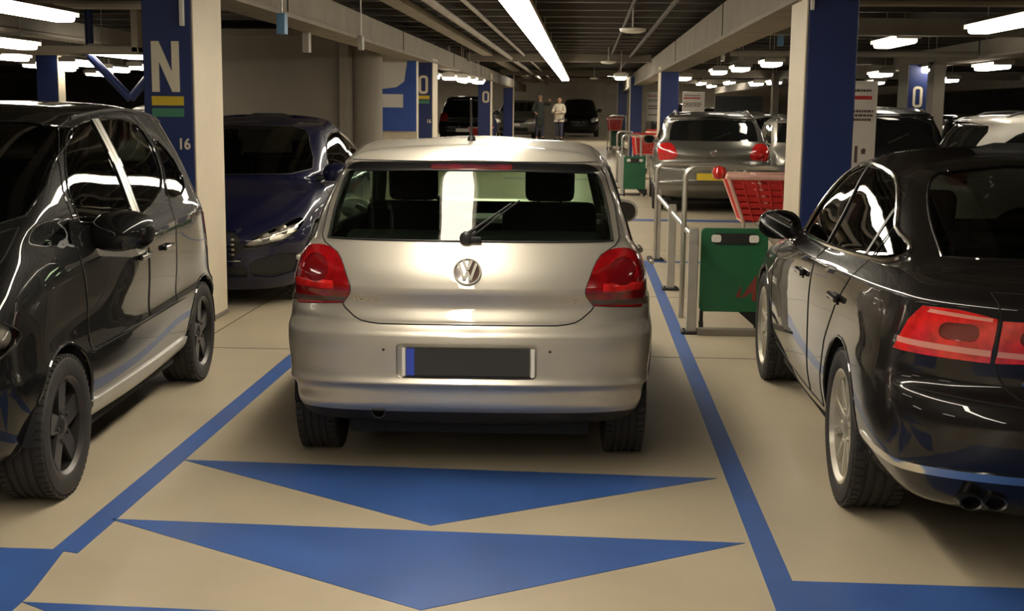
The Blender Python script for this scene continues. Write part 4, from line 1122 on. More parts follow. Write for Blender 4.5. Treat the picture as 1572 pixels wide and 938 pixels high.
cuts = [
 ('side_window', 'side', clip_y(dlo, lo=(.84, 0)), M['glass_dark'], {'both': 1, 'off': -.004}),
 ('side_window', 'side', clip_y(dlo, lo=(.10, 0), hi=(.80, 0)), M['glass_dark'], {'both': 1, 'off': -.004}),
 ('quarter_window', 'side', clip_y(dlo, hi=(.07, 0)), M['glass_dark'], {'both': 1, 'off': -.004}),
 ('window_pillar', 'side', clip_y(dlo, lo=(.70, 0), hi=(.90, 0)), M['black'], {'both': 1, 'off': -.001, 'label': 'black pillar between the side windows'}),
 ('rear_window_pillar', 'side', clip_y(dlo, lo=(.02, 0), hi=(.15, 0)), M['black'], {'both': 1, 'off': -.001}),
 ('rear_window', 'rear', smooth_poly([(-.64, 1.085), (-.62, 1.20), (-.56, 1.31), (-.48, 1.365), (.48, 1.365), (.56, 1.31), (.62, 1.20), (.64, 1.085)], 3, corners=(0, 7)), M['glass_dark'], {'off': -.003, 'lim': lambda c: c.y > -.66, 'trim': .006}),
 ('windscreen', 'front', smooth_poly([(-.66, 1.02), (.66, 1.02), (.54, 1.36), (-.54, 1.36)], 2, corners=(0, 1, 2, 3)), M['glass_dark'], {'off': -.003, 'lim': lambda c: c.y > .6}),
 ('tail_lamp_ring', 'rear', rrect(-.755, -.64, .858, .918, .026, 3), M['red_lens_dark'], {'both': 1, 'off': -.004, 'back': -.006, 'label': 'dark rounded element of the tail light'}),
 ('tail_lamp_ring', 'rear', rrect(-.52, -.43, .855, .905, .022, 3), M['red_lens_dark'], {'both': 1, 'off': -.004, 'back': -.006, 'label': 'dark rounded element of the inner tail light'}),
 ('tail_lamp_bar', 'rear', [(-.602, .812), (-.601, .834), (-.86, .846), (-.862, .826)], M['pink_lens'], {'both': 1, 'off': .002, 'back': .002, 'label': 'pale band across the tail light'}),
 ('tail_lamp_bar', 'rear', [(-.583, .812), (-.582, .832), (-.32, .822), (-.31, .80)], M['pink_lens'], {'both': 1, 'off': .002, 'back': .002, 'label': 'pale band across the inner tail light'}),
 ('tail_lamp_bar', 'rear', [(-.605, .930), (-.604, .942), (-.78, .956), (-.79, .944)], M['pink_lens'], {'both': 1, 'off': .002, 'back': .002, 'label': 'pale painted highlight along the top of the tail light'}),  # lens highlight put in as a pale strip
 ('tail_light', 'rear', tl_out, M['red_lens_bright'], {'both': 1, 'off': .003, 'back': .02, 'gap': 1, 'label': 'bright red outer tail light'}),
 ('tail_light', 'rear', tl_in, M['red_lens_bright'], {'both': 1, 'off': .003, 'back': .02, 'gap': 1, 'label': 'bright red inner tail light on the boot lid'}),
 ('boot_lid', 'rear', smooth_poly([(-.46, .66), (.46, .66), (.54, .70), (.585, .79), (.58, .95), (.60, 1.02), (-.60, 1.02), (-.58, .95), (-.585, .79), (-.54, .70)], 2, corners=(5, 6)), M['dark_paint'], {'gap': 1, 'thick': .012, 'mats': [M['trim']], 'im': 1}),
 ('bumper_trim', 'side', smooth_poly([(-.42, .405), (-.60, .39), (-.86, .392), (-.86, .425), (-.60, .425), (-.45, .428)], 2, corners=(2, 3)), M['chrome'], {'both': 1, 'off': .004, 'back': .008, 'label': 'chrome strip wrapping round the lower bumper corner'}),
 ('bumper_trim', 'rear', smooth_poly([(-.875, .392), (-.60, .392), (-.30, .385), (-.28, .415), (-.60, .425), (-.875, .425)], 2, corners=(0, 2, 3, 5)), M['chrome'], {'both': 1, 'off': .004, 'back': .008, 'lim': lambda c: c.y < -.5, 'label': 'chrome strip along the lower bumper'}),
 ('diffuser', 'rear', smooth_poly([(-.62, .15), (.62, .15), (.50, .33), (.35, .35), (-.35, .35), (-.50, .33)], 2, corners=(0, 1)), M['black'], {'off': -.012, 'back': -.012, 'along': 1, 'lim': lambda c: c.y < -.5}),
 ('bumper', 'rear', [(-.92, .15), (.92, .15), (.92, .69), (.47, .652), (-.47, .652), (-.92, .69)], M['dark_paint'], {'gap': 1, 'lim': lambda c: c.y < -.42, 'thick': .01, 'mats': [M['trim']], 'im': 1, 'label': 'dark rear bumper'}),
 ('door', 'side', [(2.10, .30), (2.13, .86), (1.80, .965), (1.60, 1.12), (1.50, 1.215), (1.28, 1.30), (.95, 1.36), (.80, 1.36), (.79, .30)], M['dark_paint'], {'both': 1, 'gap': 1, 'thick': .012, 'mats': [M['trim']], 'im': 1}),
 ('door', 'side', [(.785, .30), (.795, 1.36), (.50, 1.355), (.10, 1.27), (-.06, 1.18), (-.02, .96), (.18, .80), (.36, .62), (.44, .45), (.46, .30)], M['dark_paint'], {'both': 1, 'gap': 1, 'thick': .012, 'mats': [M['trim']], 'im': 1}),
]
cp, B, S = build_car('sedan_car', (1.96, 5.17), R(-.6), dict(rows=P_ROWS, sharp=(6, 10, 13), paint=M['dark_paint'], cuts=cuts, wheels=[(0, .325), (2.50, .325)], hw=.905, tw=.225, rim=M['alloy'], style='multi', rr=.235, trim_mat=M['dark_paint']))
g = MB()
for vw in ('left', 'right'): B.outline(g, vw, dlo, .011, lift=.004)
g.build('chrome_window_trim', M['chrome'], cp)
tag(cp, 'dark sedan seen from behind with bright red tail lights and silver multi-spoke wheels', 'car')
for ch in list(cp.children):
    if ch.name.startswith('tail_lamp'):
        c0 = sum((v.co for v in ch.data.vertices), Vector()) / len(ch.data.vertices)
        best = min((t for t in cp.children if t.name.startswith('tail_light')), key=lambda t: (sum((v.co for v in t.data.vertices), Vector()) / len(t.data.vertices) - c0).length)
        ch.parent = best
text_mesh('model_lettering', 'PASSAT', .034, M['chrome'], cp, on_rear(B, -.43, .762, .003), depth=.002, sx=1.15)
h = B.hit('rear', 0, .86)
g = MB(); g.lathe([(.058, 0), (.058, -.008), (.001, -.010)], 32, 'y'); bd2 = g.build('emblem', M['smoke_lens'], cp, loc=(0, h.y - .002, .87))
g = MB(); ring_xz(g, 0, -.004, 0, .058, .050, .010)
strokes(g, [(-.018, .048, -.001, .006), (.018, .048, .001, .006), (-.037, .035, -.014, -.038), (.037, .035, .014, -.038), (-.014, -.038, 0, -.002), (.014, -.038, 0, -.002)], .0105, -.018, -.006)
g.build('emblem_letters', M['chrome'], bd2)
g = MB(); pts = [B.hit('rear', x, .728) + Vector((0, -.006, 0)) for x in [-.50 + 1.0 * k / 12 for k in range(13)]]
g.tube(pts, .011, 8); g.build('boot_strip', M['chrome'], cp)['label'] = 'chrome strip on the boot lid below the lettering'
for x in (-.635, -.555):
    g = MB(); g.lathe([(.033, .0), (.041, -.004), (.041, .14), (.033, .14), (.033, 0)], 24, 'y'); e = g.build('exhaust_pipe', M['dark_steel'], cp, loc=(x, -.99, .315)); e.scale = (.95, 1, .62)
for sg in (-1, 1):
    door_mirror(cp, sg * .90, 1.86, .985, sg, M['dark_paint'], s_=1.05)
    for yy in (1.05, .18):
        h = B.hit('left' if sg < 0 else 'right', yy, .835)
        g = MB(); g.obox((h.x + sg * .016, yy, .838), (.022, .18, .028), (0, 0, 0), .009); g.obox((h.x + sg * .003, yy, .832), (.010, .10, .045), (0, 0, 0), .004); g.build('door_handle', M['dark_paint'], cp)
seat_bm(-.38, 1.05, .36).build('front_seat', M['seat'], cp); seat_bm(.38, 1.05, .36).build('front_seat', M['seat'], cp)
seat_bm(0, .15, .36, head=False, w=1.25).build('rear_seat', M['seat'], cp)
for x in (-.38, .38):
    g = MB(); g.obox((x, -.05, 1.02), (.26, .10, .15), (.2, 0, 0), .04); g.build('headrest', M['seat'], cp)
g = MB(); g.box(-.66, .66, -.55, -.05, .93, .96, .01); g.build('parcel_shelf', M['trim'], cp)
g = MB(); g.box(-.70, .70, 1.6, 2.2, .62, .94, .06, 3); g.build('dashboard', M['trim'], cp)
g = MB(); g.box(-.8, .8, -.8, 2.5, .30, .35, .01); g.build('cabin_floor', M['trim'], cp)
for ch in cp.children:
    pass

# ------------------------------------------------------------------ dark blue car behind the N column, facing the camera
C_ROWS = [list(r_) for r_ in P_ROWS]
C_ROWS[1][11] = .13; C_ROWS[2][11] = .17; C_ROWS[3][11] = .28; C_ROWS[1][8] = .15; C_ROWS[2][8] = .19
for r_ in C_ROWS[9:]: 
    for k in (1, 4, 6, 8, 11): r_[k] *= 1.0 + .045 * min(1, (r_[k] - .85) / .3)
hl = smooth_poly([(-.40, .49), (-.55, .60), (-.72, .68), (-.80, .715), (-.835, .68), (-.80, .60), (-.66, .52), (-.50, .485)], 2, corners=(0,))
cuts = [
 ('windscreen', 'front', smooth_poly([(-.69, 1.06), (-.3, 1.02), (.3, 1.02), (.69, 1.06), (.62, 1.26), (.53, 1.40), (.2, 1.43), (-.2, 1.43), (-.53, 1.40), (-.62, 1.26)], 2), M['glass_dark'], {'off': -.003, 'lim': lambda c: c.y > .8, 'trim': .006}),
 ('side_window', 'side', dlo, M['glass_dark'], {'both': 1, 'off': -.003, 'trim': .007, 'chrome': 1}),
 ('rear_window', 'rear', smooth_poly([(-.60, 1.11), (-.48, 1.38), (.48, 1.38), (.60, 1.11)], 2, corners=(0, 3)), M['glass_dark'], {'off': -.003, 'lim': lambda c: c.y > -.66}),
 ('headlight', 'front', hl, M['clear_lens'], {'both': 1, 'liner': (M['reflector'], .07), 'off': .003, 'gap': 1, 'label': 'pale slanted headlight'}),
 ('grille', 'front', smooth_poly([(-.34, .40), (.34, .40), (.40, .52), (.36, .62), (-.36, .62), (-.40, .52)], 2), M['black'], {'off': -.015, 'back': -.015, 'along': 1}),
 ('air_intake', 'front', smooth_poly([(-.78, .28), (-.48, .26), (-.46, .36), (-.60, .42), (-.80, .44)], 2), M['black'], {'both': 1, 'off': -.02, 'back': -.02, 'along': 1}),
 ('lower_grille', 'front', rrect(-.44, .44, .25, .34, .02, 3), M['black'], {'off': -.02, 'back': -.02, 'along': 1}),
 ('door', 'side', [(2.0, .30), (2.02, .93), (1.70, 1.02), (1.28, 1.36), (.6, 1.42), (.58, .30)], M['blue_paint'], {'both': 1, 'gap': 1, 'thick': .012, 'mats': [M['trim']], 'im': 1}),
]
cb, B, S = build_car('coupe_car', (-3.12, 13.20), R(180), dict(rows=C_ROWS, sharp=(6, 10, 13), paint=M['blue_paint'], cuts=cuts, wheels=[(0, .32), (2.62, .32)], hw=.90, tw=.22, rim=M['alloy'], style='five', ymap=lambda y: y * 1.0, res=(4, 4)))
tag(cb, 'dark blue car behind the N column, facing the camera with a pale slanted headlight', 'car')
g = MB()
for sg in (-1, 1):
    g.lathe([(.001, 0), (.035, -.008), (.05, -.03)], 20, 'y', (sg * .56, 3.19, .57)); g.lathe([(.001, 0), (.035, -.008), (.05, -.03)], 20, 'y', (sg * .68, 3.09, .62))
g.build('headlight_reflector', M['reflector'], cb)
g = MB(); h = B.hit('front', 0, .51)
for z in (.44, .48, .52, .56): g.box(-.36, .36, h.y - .012, h.y + .0, z - .008, z + .008, .003)
g.lathe([(.075, 0), (.09, .006), (.09, -.006), (.075, 0)], 32, 'y', (0, h.y + .012, .51))
g.build('grille_bars', M['chrome'], cb)
g = MB(); g.tube([B.hit('front', x, .385) + Vector((0, .006, 0)) for x in [-.40 + .8 * k / 10 for k in range(11)]], .006, 6); g.build('bumper_strip', M['chrome'], cb)
for sg in (-1, 1): door_mirror(cb, sg * .90, 1.86, 1.02, sg, M['blue_paint'], s_=1.1)
seat_bm(-.38, 1.0, .40).build('front_seat', M['seat'], cb); seat_bm(.38, 1.0, .40).build('front_seat', M['seat'], cb)
g = MB(); g.box(-.70, .70, 1.5, 2.1, .62, .94, .06, 3); g.build('dashboard', M['trim'], cb)
g = MB(); g.box(-.8, .8, -.8, 2.5, .30, .35, .01); g.build('cabin_floor', M['trim'], cb)

# ------------------------------------------------------------------ cars farther away
def far_car(name, loc, rz, pm, rows, label, scale=(1, 1, 1), z0=0.0, plate=None, wb=2.47, hatch=True, rails=False, light=None, res=(2, 3), group=None):
    sx, sy, sz = scale
    def S2(poly, v):
        return [(a * (sx if v in ('rear', 'front') else sy), b * sz) for a, b in poly]
    G = M['glass_bg']
    if hatch:
        cuts = [
            ('rear_window', 'rear', S2(smooth_poly([(-.62, 1.04), (.62, 1.04), (.60, 1.20), (.54, 1.33), (-.54, 1.33), (-.60, 1.20)], 2, corners=(0, 1)), 'rear'), G, {'off': .002}),
            ('tail_light', 'rear', S2(lamp_out, 'rear'), M['red_lens_bright'] if light == 'bright' else M['red_lens'], {'both': 1, 'off': .006, 'back': .01, 'label': 'red tail light'}),
            ('side_window', 'side', S2(smooth_poly([(1.74, 1.0), (1.35, 1.20), (1.0, 1.315), (.58, 1.325), (.55, 1.0)], 2, corners=(0, 3, 4)), 'side'), G, {'both': 1, 'off': .002}),
            ('side_window', 'side', S2(smooth_poly([(.48, 1.0), (.50, 1.325), (.10, 1.30), (-.16, 1.17), (-.20, 1.07), (-.14, 1.02)], 2, corners=(0, 1)), 'side'), G, {'both': 1, 'off': .002}),
            ('windscreen', 'front', S2(smooth_poly([(-.66, 1.03), (.66, 1.03), (.56, 1.36), (-.56, 1.36)], 2, corners=(0, 1, 2, 3)), 'front'), G, {'off': .002, 'lim': lambda c: c.y > .6}),
            ('headlight', 'front', S2(smooth_poly([(-.50, .60), (-.78, .62), (-.80, .74), (-.66, .74), (-.50, .68)], 2), 'front'), M['reflector'], {'both': 1, 'off': .006, 'back': .01}),
            ('grille', 'front', S2(rrect(-.42, .42, .58, .68, .03, 3), 'front'), M['black'], {'off': -.01, 'back': -.01}),
            ('air_intake', 'front', S2(rrect(-.55, .55, .28, .42, .04, 3), 'front'), M['black'], {'off': -.01, 'back': -.01}),
        ]
    root, B, S = build_car(name, loc, rz, dict(rows=rows, sharp=(5, 8, 12, 15, 18), paint=pm, cuts=cuts, wheels=[(0, .30), (wb * sy, .30)], hw=.842 * sx, tw=.19, rim=M['alloy'], scale=scale, lod=1, res=res))
    root.location.z = z0
    tag(root, label, 'car', group)
    for sg in (-1, 1): door_mirror(root, sg * .87 * sx, 1.62 * sy, 1.0 * sz, sg, pm)
    if plate:
        for vw, ang in (('rear', 0), ('front', PI)):
            h = B.hit(vw, 0, .53 * sz)
            g = MB(); g.box(-.26, .26, -.008, .008, -.056, .056, .003)
            o = g.build('number_plate', plate, root, loc=(0, h.y + (-.012 if vw == 'rear' else .012), .53 * sz))
    if rails:
        for sg in (-1, 1):
            g = MB(); pts = [B.bvh.ray_cast(Vector((sg * .52 * sx, y * sy, 4)), Vector((0, 0, -1)))[0] + Vector((0, 0, .035 if 0 < k < 6 else 0)) for k, y in enumerate([-.1, 0, .25, .5, .75, 1.0, 1.12])]
            g.tube(pts, .014, 6); g.build('roof_rail', M['black'] if rails == 'black' else M['steel'], root)
    g = MB(); g.tube([(-.02, -.55 * sy, 1.06 * sz), (.24 * sx, -.47 * sy, 1.16 * sz)], .008, 6); g.build('rear_wiper', M['black'], root)
    return root, B
wg, Bw = far_car('station_wagon', (2.07, 21.2), R(-2), M['grey_paint'], POLO_ROWS, 'grey station wagon with a yellow plate, seen from behind beyond the trolleys', (1.13, 1.20, 1.10), plate=M['plate_yellow'], light='bright', res=(3, 4), rails='steel')
h = Bw.hit('rear', 0, .9)
g = MB(); g.lathe([(.055, 0), (.05, -.01), (.001, -.012)], 20, 'y', (0, h.y, .95)); g.build('emblem', M['chrome'], wg)
g = MB(); g.obox((0, Bw.hit('rear', 0, .87).y - .004, .87), (.30, .02, .025), (0, 0, 0), .006); g.build('boot_strip', M['chrome'], wg)
far_car('hatchback_car', (3.95, 28.4), R(0), M['white_paint'], POLO_ROWS, 'white car parked behind the grey station wagon, to its right', (1.08, 1.2, 1.08), plate=M['plate_yellow'])
far_car('hatchback_car', (4.15, 25.35), R(180), M['silver'], POLO_ROWS, 'silver car front showing between the station wagon and the cream column strip', (1.04, 1.0, 1.04))
far_car('suv_car', (3.95, 17.4), R(0), M['black_paint'], POLO_ROWS, 'dark tall car right of the white sign board, seen from behind', (1.04, .97, 1.16))
far_car('suv_car', (4.62, 14.6), R(-90), M['white_paint'], POLO_ROWS, 'white car parked crosswise on the far right with black roof rails', (1.10, 1.15, 1.12), rails='black')
far_car('suv_car', (7.4, 24.8), R(0), M['black_paint'], POLO_ROWS, 'dark car between the grey pillar and the white car', (1.06, 1.1, 1.1))
far_car('hatchback_car', (6.9, 34.0), R(180), M['white_paint'], POLO_ROWS, 'pale distant car in the right bays above the white sign', (1.0, 1.0, 1.0))
far_car('van_car', (-4.05, 43.4), R(0), M['black_paint'], POLO_ROWS, 'tall black car with a pale plate beside the O column', (1.04, 1.12, 1.22), z0=ramp(43), plate=M['white'])
far_car('suv_car', (-2.75, 54.6), R(178), M['grey_paint'], POLO_ROWS, 'grey car at the left side of the lane next to the two people', (1.04, 1.05, 1.06), z0=.46, plate=M['white'])
far_car('suv_car', (-.28, 59.2), R(180), M['black_paint'], POLO_ROWS, 'black car at the end wall, beside the person in the cream jumper', (1.04, 1.0, 1.14), z0=.46)
far_car('hatchback_car', (3.4, 50.5), R(0), M['dark_paint'], POLO_ROWS, 'distant dark car between the far navy columns of the right row', (1.0, 1.0, 1.0), z0=.46)
far_car('suv_car', (3.9, 36.2), R(0), M['black_paint'], POLO_ROWS, 'black tall car behind the white car beyond the wagon', (1.06, 1.1, 1.18), z0=0)
far_car('hatchback_car', (-9.2, 27.5), R(0), M['white_paint'], POLO_ROWS, 'pale distant car in the left bays above the black car roof', (1.0, 1.0, 1.12))

# ------------------------------------------------------------------ trolley bays
def corral(x, y0, n, step, label, hoops, zh=1.12, width=.85, z0=0):
    root = empty('trolley_rail', (x, y0, z0), 0); tag(root, label, 'rail', 'trolley bay rails')
    for k in range(n):
        g = MB(); g.box(-.035, .035, k * step - .035, k * step + .035, .0, .76, .006); g.box(-.03, .03, k * step - .03, k * step + .03, .76, .775, .004)
        g.build('post', M['steel'], root)
        g = MB(); g.box(-.075, .075, k * step - .075, k * step + .075, 0, .02, .003)
        for a in (-.05, .05):
            for b in (-.05, .05): g.lathe([(.009, .018), (.009, .028), (.001, .03)], 8, 'z', (a, k * step + b, 0))
        g.build('foot_plate', M['black'], root)
    g = MB(); g.tube([(0, -.05, .70), (0, (n - 1) * step + .05, .70)], .022, 10); g.build('side_rail', M['steel'], root)
    for (yo, h_) in hoops:
        r_ = .09; pts = [(-.02, yo, 0), (-.02, yo, h_ - r_)] + [(-.02 + r_ - r_ * math.cos(t), yo, h_ - r_ + r_ * math.sin(t)) for t in [PI / 2 * k / 6 for k in range(1, 7)]]
        pts += [(width - r_, yo, h_)] + [(width - r_ + r_ * math.sin(t), yo, h_ - r_ + r_ * math.cos(t)) for t in [PI / 2 * k / 6 for k in range(1, 7)]] + [(width, yo, 0)]
        g = MB(); g.tube(pts, .021, 10); g.build('hoop', M['steel'], root)
    g = MB(); g.box(.04, width, -.10, -.02, .0, .05, .006); g.build('base_beam', M['wall_dark'], root)
    return root
bay1 = corral(.80, 9.22, 3, 2.29, 'steel posts, rail and hoops of the nearest trolley bay', [(.70, 1.18), (4.55, 1.05)], width=.92)
corral(.74, 24.6, 3, 2.2, 'steel rail of the second trolley bay, left of the station wagon', [(.2, 1.15), (4.2, 1.15)], width=.34)
corral(.92, 44.0, 3, 2.2, 'steel rail of the farthest trolley bay near the end wall', [(.2, 1.15), (4.2, 1.15)], width=.6, z0=.28)
def green_board(x, y, label, s_=1.0, z0=0, mark=True):
    root = empty('bay_end_board', (x, y, z0), 0); tag(root, label, 'board', 'green boards at the trolley bays')
    w_, zb, zt = .245 * s_, .135, .755
    g = MB(); g.prism(rrect(-w_, w_, zb, zt, .03, 4), -.03, .03, 'y', .006); g.build('board', M['green'], root)
    g = MB(); g.prism(rrect(-w_ * .68, w_ * .68, zt - .115, zt - .035, .03, 4), -.045, -.028, 'y', .004); g.build('grip', M['black'], root)
    for a in (-.56, .56):
        g = MB(); g.prism(rrect(a * w_ - .035, a * w_ + .035, zt - .10, zt - .045, .015, 3), -.056, -.043, 'y', .003); g.build('grip_mount', M['white'], root)
    if mark:
        g = MB(); g.prism([(.06, .24), (.17, .42), (.17, .22), (.14, .22), (.14, .29), (.09, .25)], -.034, -.029, 'y'); g.prism([(.02, .25), (.06, .34), (.055, .24)], -.034, -.029, 'y'); g.build('mark', M['dull_red'], root)['label'] = 'faded red angular mark'
    g = MB(); g.prism([(.04, .14), (.24, .14), (.24, .03), (.18, .02)], .0, .04, 'y', .004)
    g.tube([(-w_ + .02, 0, .14), (-w_ + .02, 0, .0)], .014, 8)
    g.lathe([(.055, -.02), (.06, -.01), (.06, .01), (.055, .02), (.001, .02)], 20, 'x', (.19, -.0, .062)); g.lathe([(.03, -.015), (.03, .015), (.001, .015)], 16, 'x', (-w_ + .02, 0, .032))
    g.build('undercarriage', M['black'], root)
    return root
green_board(1.115, 9.42, 'dark green board with a black grip at the nearest trolley bay')
green_board(.95, 24.3, 'dark green board of the second trolley bay, left of the wagon', .85, mark=False)
green_board(1.10, 43.7, 'small dark green board of the farthest trolley bay', .9, z0=.28, mark=False)
def trolley(x, y, rz, label, z0=0, s_=1.0, red=True, group='red shopping trolleys'):
    """basket nose towards local -x"""
    root = empty('shopping_trolley', (x, y, z0), rz); tag(root, label, 'shopping trolley', group)
    L, zt, zb, w0, w1 = .86, 1.07, .70, .22, .27
    # slatted basket walls
    g = MB(); pm = 0
    def wl(p, q, r_, s2, n, t=.010):    # band between top edge p->q and bottom edge r->s, as slats
        p, q, r_, s2 = map(Vector, (p, q, r_, s2))
        for k in range(n):
            a0, a1 = k / n, (k + .74) / n
            A, Bq, Cq, D = p.lerp(r_, a0), q.lerp(s2, a0), q.lerp(s2, a1), p.lerp(r_, a1)
            nn = (Bq - A).cross(D - A).normalized() * t
            g._start(); v = [g.bm.verts.new(a) for a in (A, Bq, Cq, D, A + nn, Bq + nn, Cq + nn, D + nn)]
            for f in ((0, 1, 2, 3), (7, 6, 5, 4), (0, 4, 5, 1), (1, 5, 6, 2), (2, 6, 7, 3), (3, 7, 4, 0)): g.bm.faces.new([v[i] for i in f])
            g._end()
        for k in range(1, 8):
            a = k / 8; g.tube([p.lerp(q, a), r_.lerp(s2, a)], .009, 6)
    T = [(-L / 2, -w0, zt), (L / 2, -w1, zt), (L / 2, w1, zt), (-L / 2, w0, zt)]
    Bt = [(-L / 2 + .14, -w0 + .05, zb), (L / 2 - .03, -w1 + .05, zb - .03), (L / 2 - .03, w1 - .05, zb - .03), (-L / 2 + .14, w0 - .05, zb)]
    for i in range(4): wl(T[i], T[(i + 1) % 4], Bt[i], Bt[(i + 1) % 4], 7)
    g.quad(*Bt)
    g.build('basket', M['red_plastic'], root)['label'] = 'red slatted basket'
    g = MB(); 
    g.tube([Vector(p) for p in T], .024, 8, closed=True)
    g.tube([T[0], Bt[0], Bt[3], T[3]], .016, 8); g.build('rim', M['pink_plastic'], root)['label'] = 'pale rim of the basket'
    g = MB(); g.tube([(L / 2 + .02, -w1, zt + .02), (L / 2 + .08, -w1 + .01, zt + .05), (L / 2 + .08, w1 - .01, zt + .05), (L / 2 + .02, w1, zt + .02)], .017, 8); g.build('handle', M['red_plastic'], root)
    g = MB()
    for sg in (-1, 1):
        g.tube([(L / 2 - .02, sg * .24, zb), (L / 2 - .12, sg * .25, .16), (-L / 2 + .06, sg * .17, .14), (-L / 2 + .10, sg * .17, .10)], .013, 8)
        g.tube([(-L / 2 + .25, sg * .17, zb), (L / 2 - .12, sg * .25, .18)], .011, 8)
    for k in range(7): 
        xx = -L / 2 + .10 + k * .10; g.tube([(xx, -.17, .17), (xx, .17, .17)], .005, 6)
    for k in range(5): g.tube([(-L / 2 + .1, -.16 + k * .08, .17), (L / 2 - .14, -.20 + k * .10, .17)], .005, 6)
    g.build('frame', M['steel'], root)
    for sx_ in (-L / 2 + .10, L / 2 - .12):
        for sg in (-1, 1):
            g = MB(); yy = sg * (.17 if sx_ < 0 else .25); g.lathe([(.045, -.013), (.055, -.01), (.055, .01), (.045, .013), (.001, .013), (.001, -.013), (.045, -.013)], 16, 'y', (sx_, yy, .055)); g.obox((sx_, yy, .10), (.03, .04, .06), (0, 0, 0), .006); g.build('castor', M['black'], root)
    if s_ != 1: root.scale = (s_,) * 3
    return root
trolley(1.62, 10.85, R(0), 'nearest red shopping trolley, left of the cream column strip')
trolley(1.86, 10.85, R(0), 'red shopping trolley pushed into the nearest one from behind')
trolley(1.28, 27.6, R(90), 'red trolley at the second bay, left of the grey station wagon', s_=1.0)
trolley(1.85, 33.0, R(90), 'red trolley far back, right of the second navy column')
trolley(1.0, 43.0, R(90), 'red trolley at the farthest bay', z0=ramp(43))
trolley(-3.25, 39.6, R(60), 'red trolley standing beside the tall black car in the left row', z0=ramp(39.6) + .0, s_=.85)
g = MB(); g.lathe([(.001, -.055), (.04, -.045), (.058, 0), (.045, .04), (.001, .055)], 16, 'z')
g.build('rail_knob', M['red_lens_bright'], bay1, loc=(.235, .66, 1.14))['label'] = 'small orange-red ball on the hoop'

def sign_board(x, y, w_, zb, zt, label, detail=True, z0=0, rz=0):
    root = empty('sign_board', (x, y, z0), rz); tag(root, label, 'sign')
    g = MB(); g.box(-w_ / 2, w_ / 2, -.02, .02, zb, zt, .006); g.build('board', M['white'], root)
    g = MB()
    for a in (-w_ / 2 + .03, w_ / 2 - .03): g.tube([(a, .03, 0), (a, .03, zt)], .014, 8)
    g.box(-w_ / 2, w_ / 2, -.10, .12, 0, .02, .004); g.build('stand', M['steel'], root)
    H = zt - zb; u = w_ / .3
    g = MB(); g.box(-w_ * .46, w_ * .30, -.025, -.019, zt - H * .155, zt - H * .125)
    if detail: g.box(-w_ * .30, -w_ * .22, -.025, -.019, zb + H * .05, zb + H * .22)
    g.build('red_print', M['red_plastic'], root)['label'] = 'thin red line near the top of the sign'
    g = MB()
    for (za, n, x0_, x1_) in ((.08, 1, -.42, .30), (.25, 1, -.42, .38), (.285, 1, -.35, .36), (.32, 1, -.42, .30)):
        xx = x0_ * w_
        while xx < x1_ * w_ - .012:
            l = random.uniform(.015, .04) * u; g.box(xx, min(xx + l, x1_ * w_), -.024, -.019, zt - H * za - H * .011, zt - H * za + H * .008); xx += l + .008 * u
    if detail:
        g.box(-w_ * .20, -w_ * .10, -.024, -.019, zb + H * .32, zb + H * .46)
        for zz in (.42, .31, .10):
            g.lathe([(.022, -.024), (.022, -.018)], 14, 'y', (w_ * .10, 0, zb + H * zz)); g.box(w_ * .03, w_ * .17, -.024, -.019, zb + H * zz - .03, zb + H * zz - .015)
            g.prism([(w_ * .10 + .022 * math.cos(t), zb + H * zz + .022 * math.sin(t)) for t in [2 * PI * k / 14 for k in range(14)]], -.025, -.019, 'y')
    else:
        for zz in (.5, .42, .2): g.box(-w_ * .35, w_ * .35, -.024, -.019, zb + H * zz, zb + H * zz + .03)
    g.build('print', M['ink'], root)['label'] = 'dark rows of small print and pictograms'
    return root
sign_board(2.54, 12.0, .265, .80, 1.90, 'tall white sign with a thin red line, right of the near navy column', rz=0)
sign_board(2.45, 29.5, .50, 1.05, 2.05, 'white sign board above the left end of the wagon roof', detail=False)
sign_board(2.15, 40.5, .52, 1.30, 2.20, 'white sign board between the two distant navy columns', detail=False)
g = MB(); g.box(-.55, .55, -.05, .05, 0, .35, .01); tag(g.build('notice_panel', M['black'], loc=(3.55, 30.2, 1.62)), 'dark panel right of the white board above the wagon roof', 'panel')

# ------------------------------------------------------------------ the two people far down the lane
def limb_mesh(name, verts, edges, radii, mat, parent, sub=2, root_i=0):
    me = bpy.data.meshes.new(name); me.from_pydata(verts, edges, [])
    o = bpy.data.objects.new(name + '_tmp', me); COL.objects.link(o)
    o.modifiers.new('skin', 'SKIN'); md = o.modifiers.new('sub', 'SUBSURF'); md.levels = sub; md.render_levels = sub
    for i, r_ in enumerate(radii):
        sv = me.skin_vertices[0].data[i]; sv.radius = (r_, r_) if not isinstance(r_, tuple) else r_; sv.use_root = (i == root_i)
    bpy.context.view_layer.update()
    m2 = bpy.data.meshes.new_from_object(o.evaluated_get(bpy.context.evaluated_depsgraph_get()))
    bpy.data.objects.remove(o); m2.name = name; m2.materials.clear(); m2.materials.append(mat)
    m2.polygons.foreach_set('use_smooth', [True] * len(m2.polygons))
    q = bpy.data.objects.new(name, m2); COL.objects.link(q)
    if parent: q.parent = parent
    return q
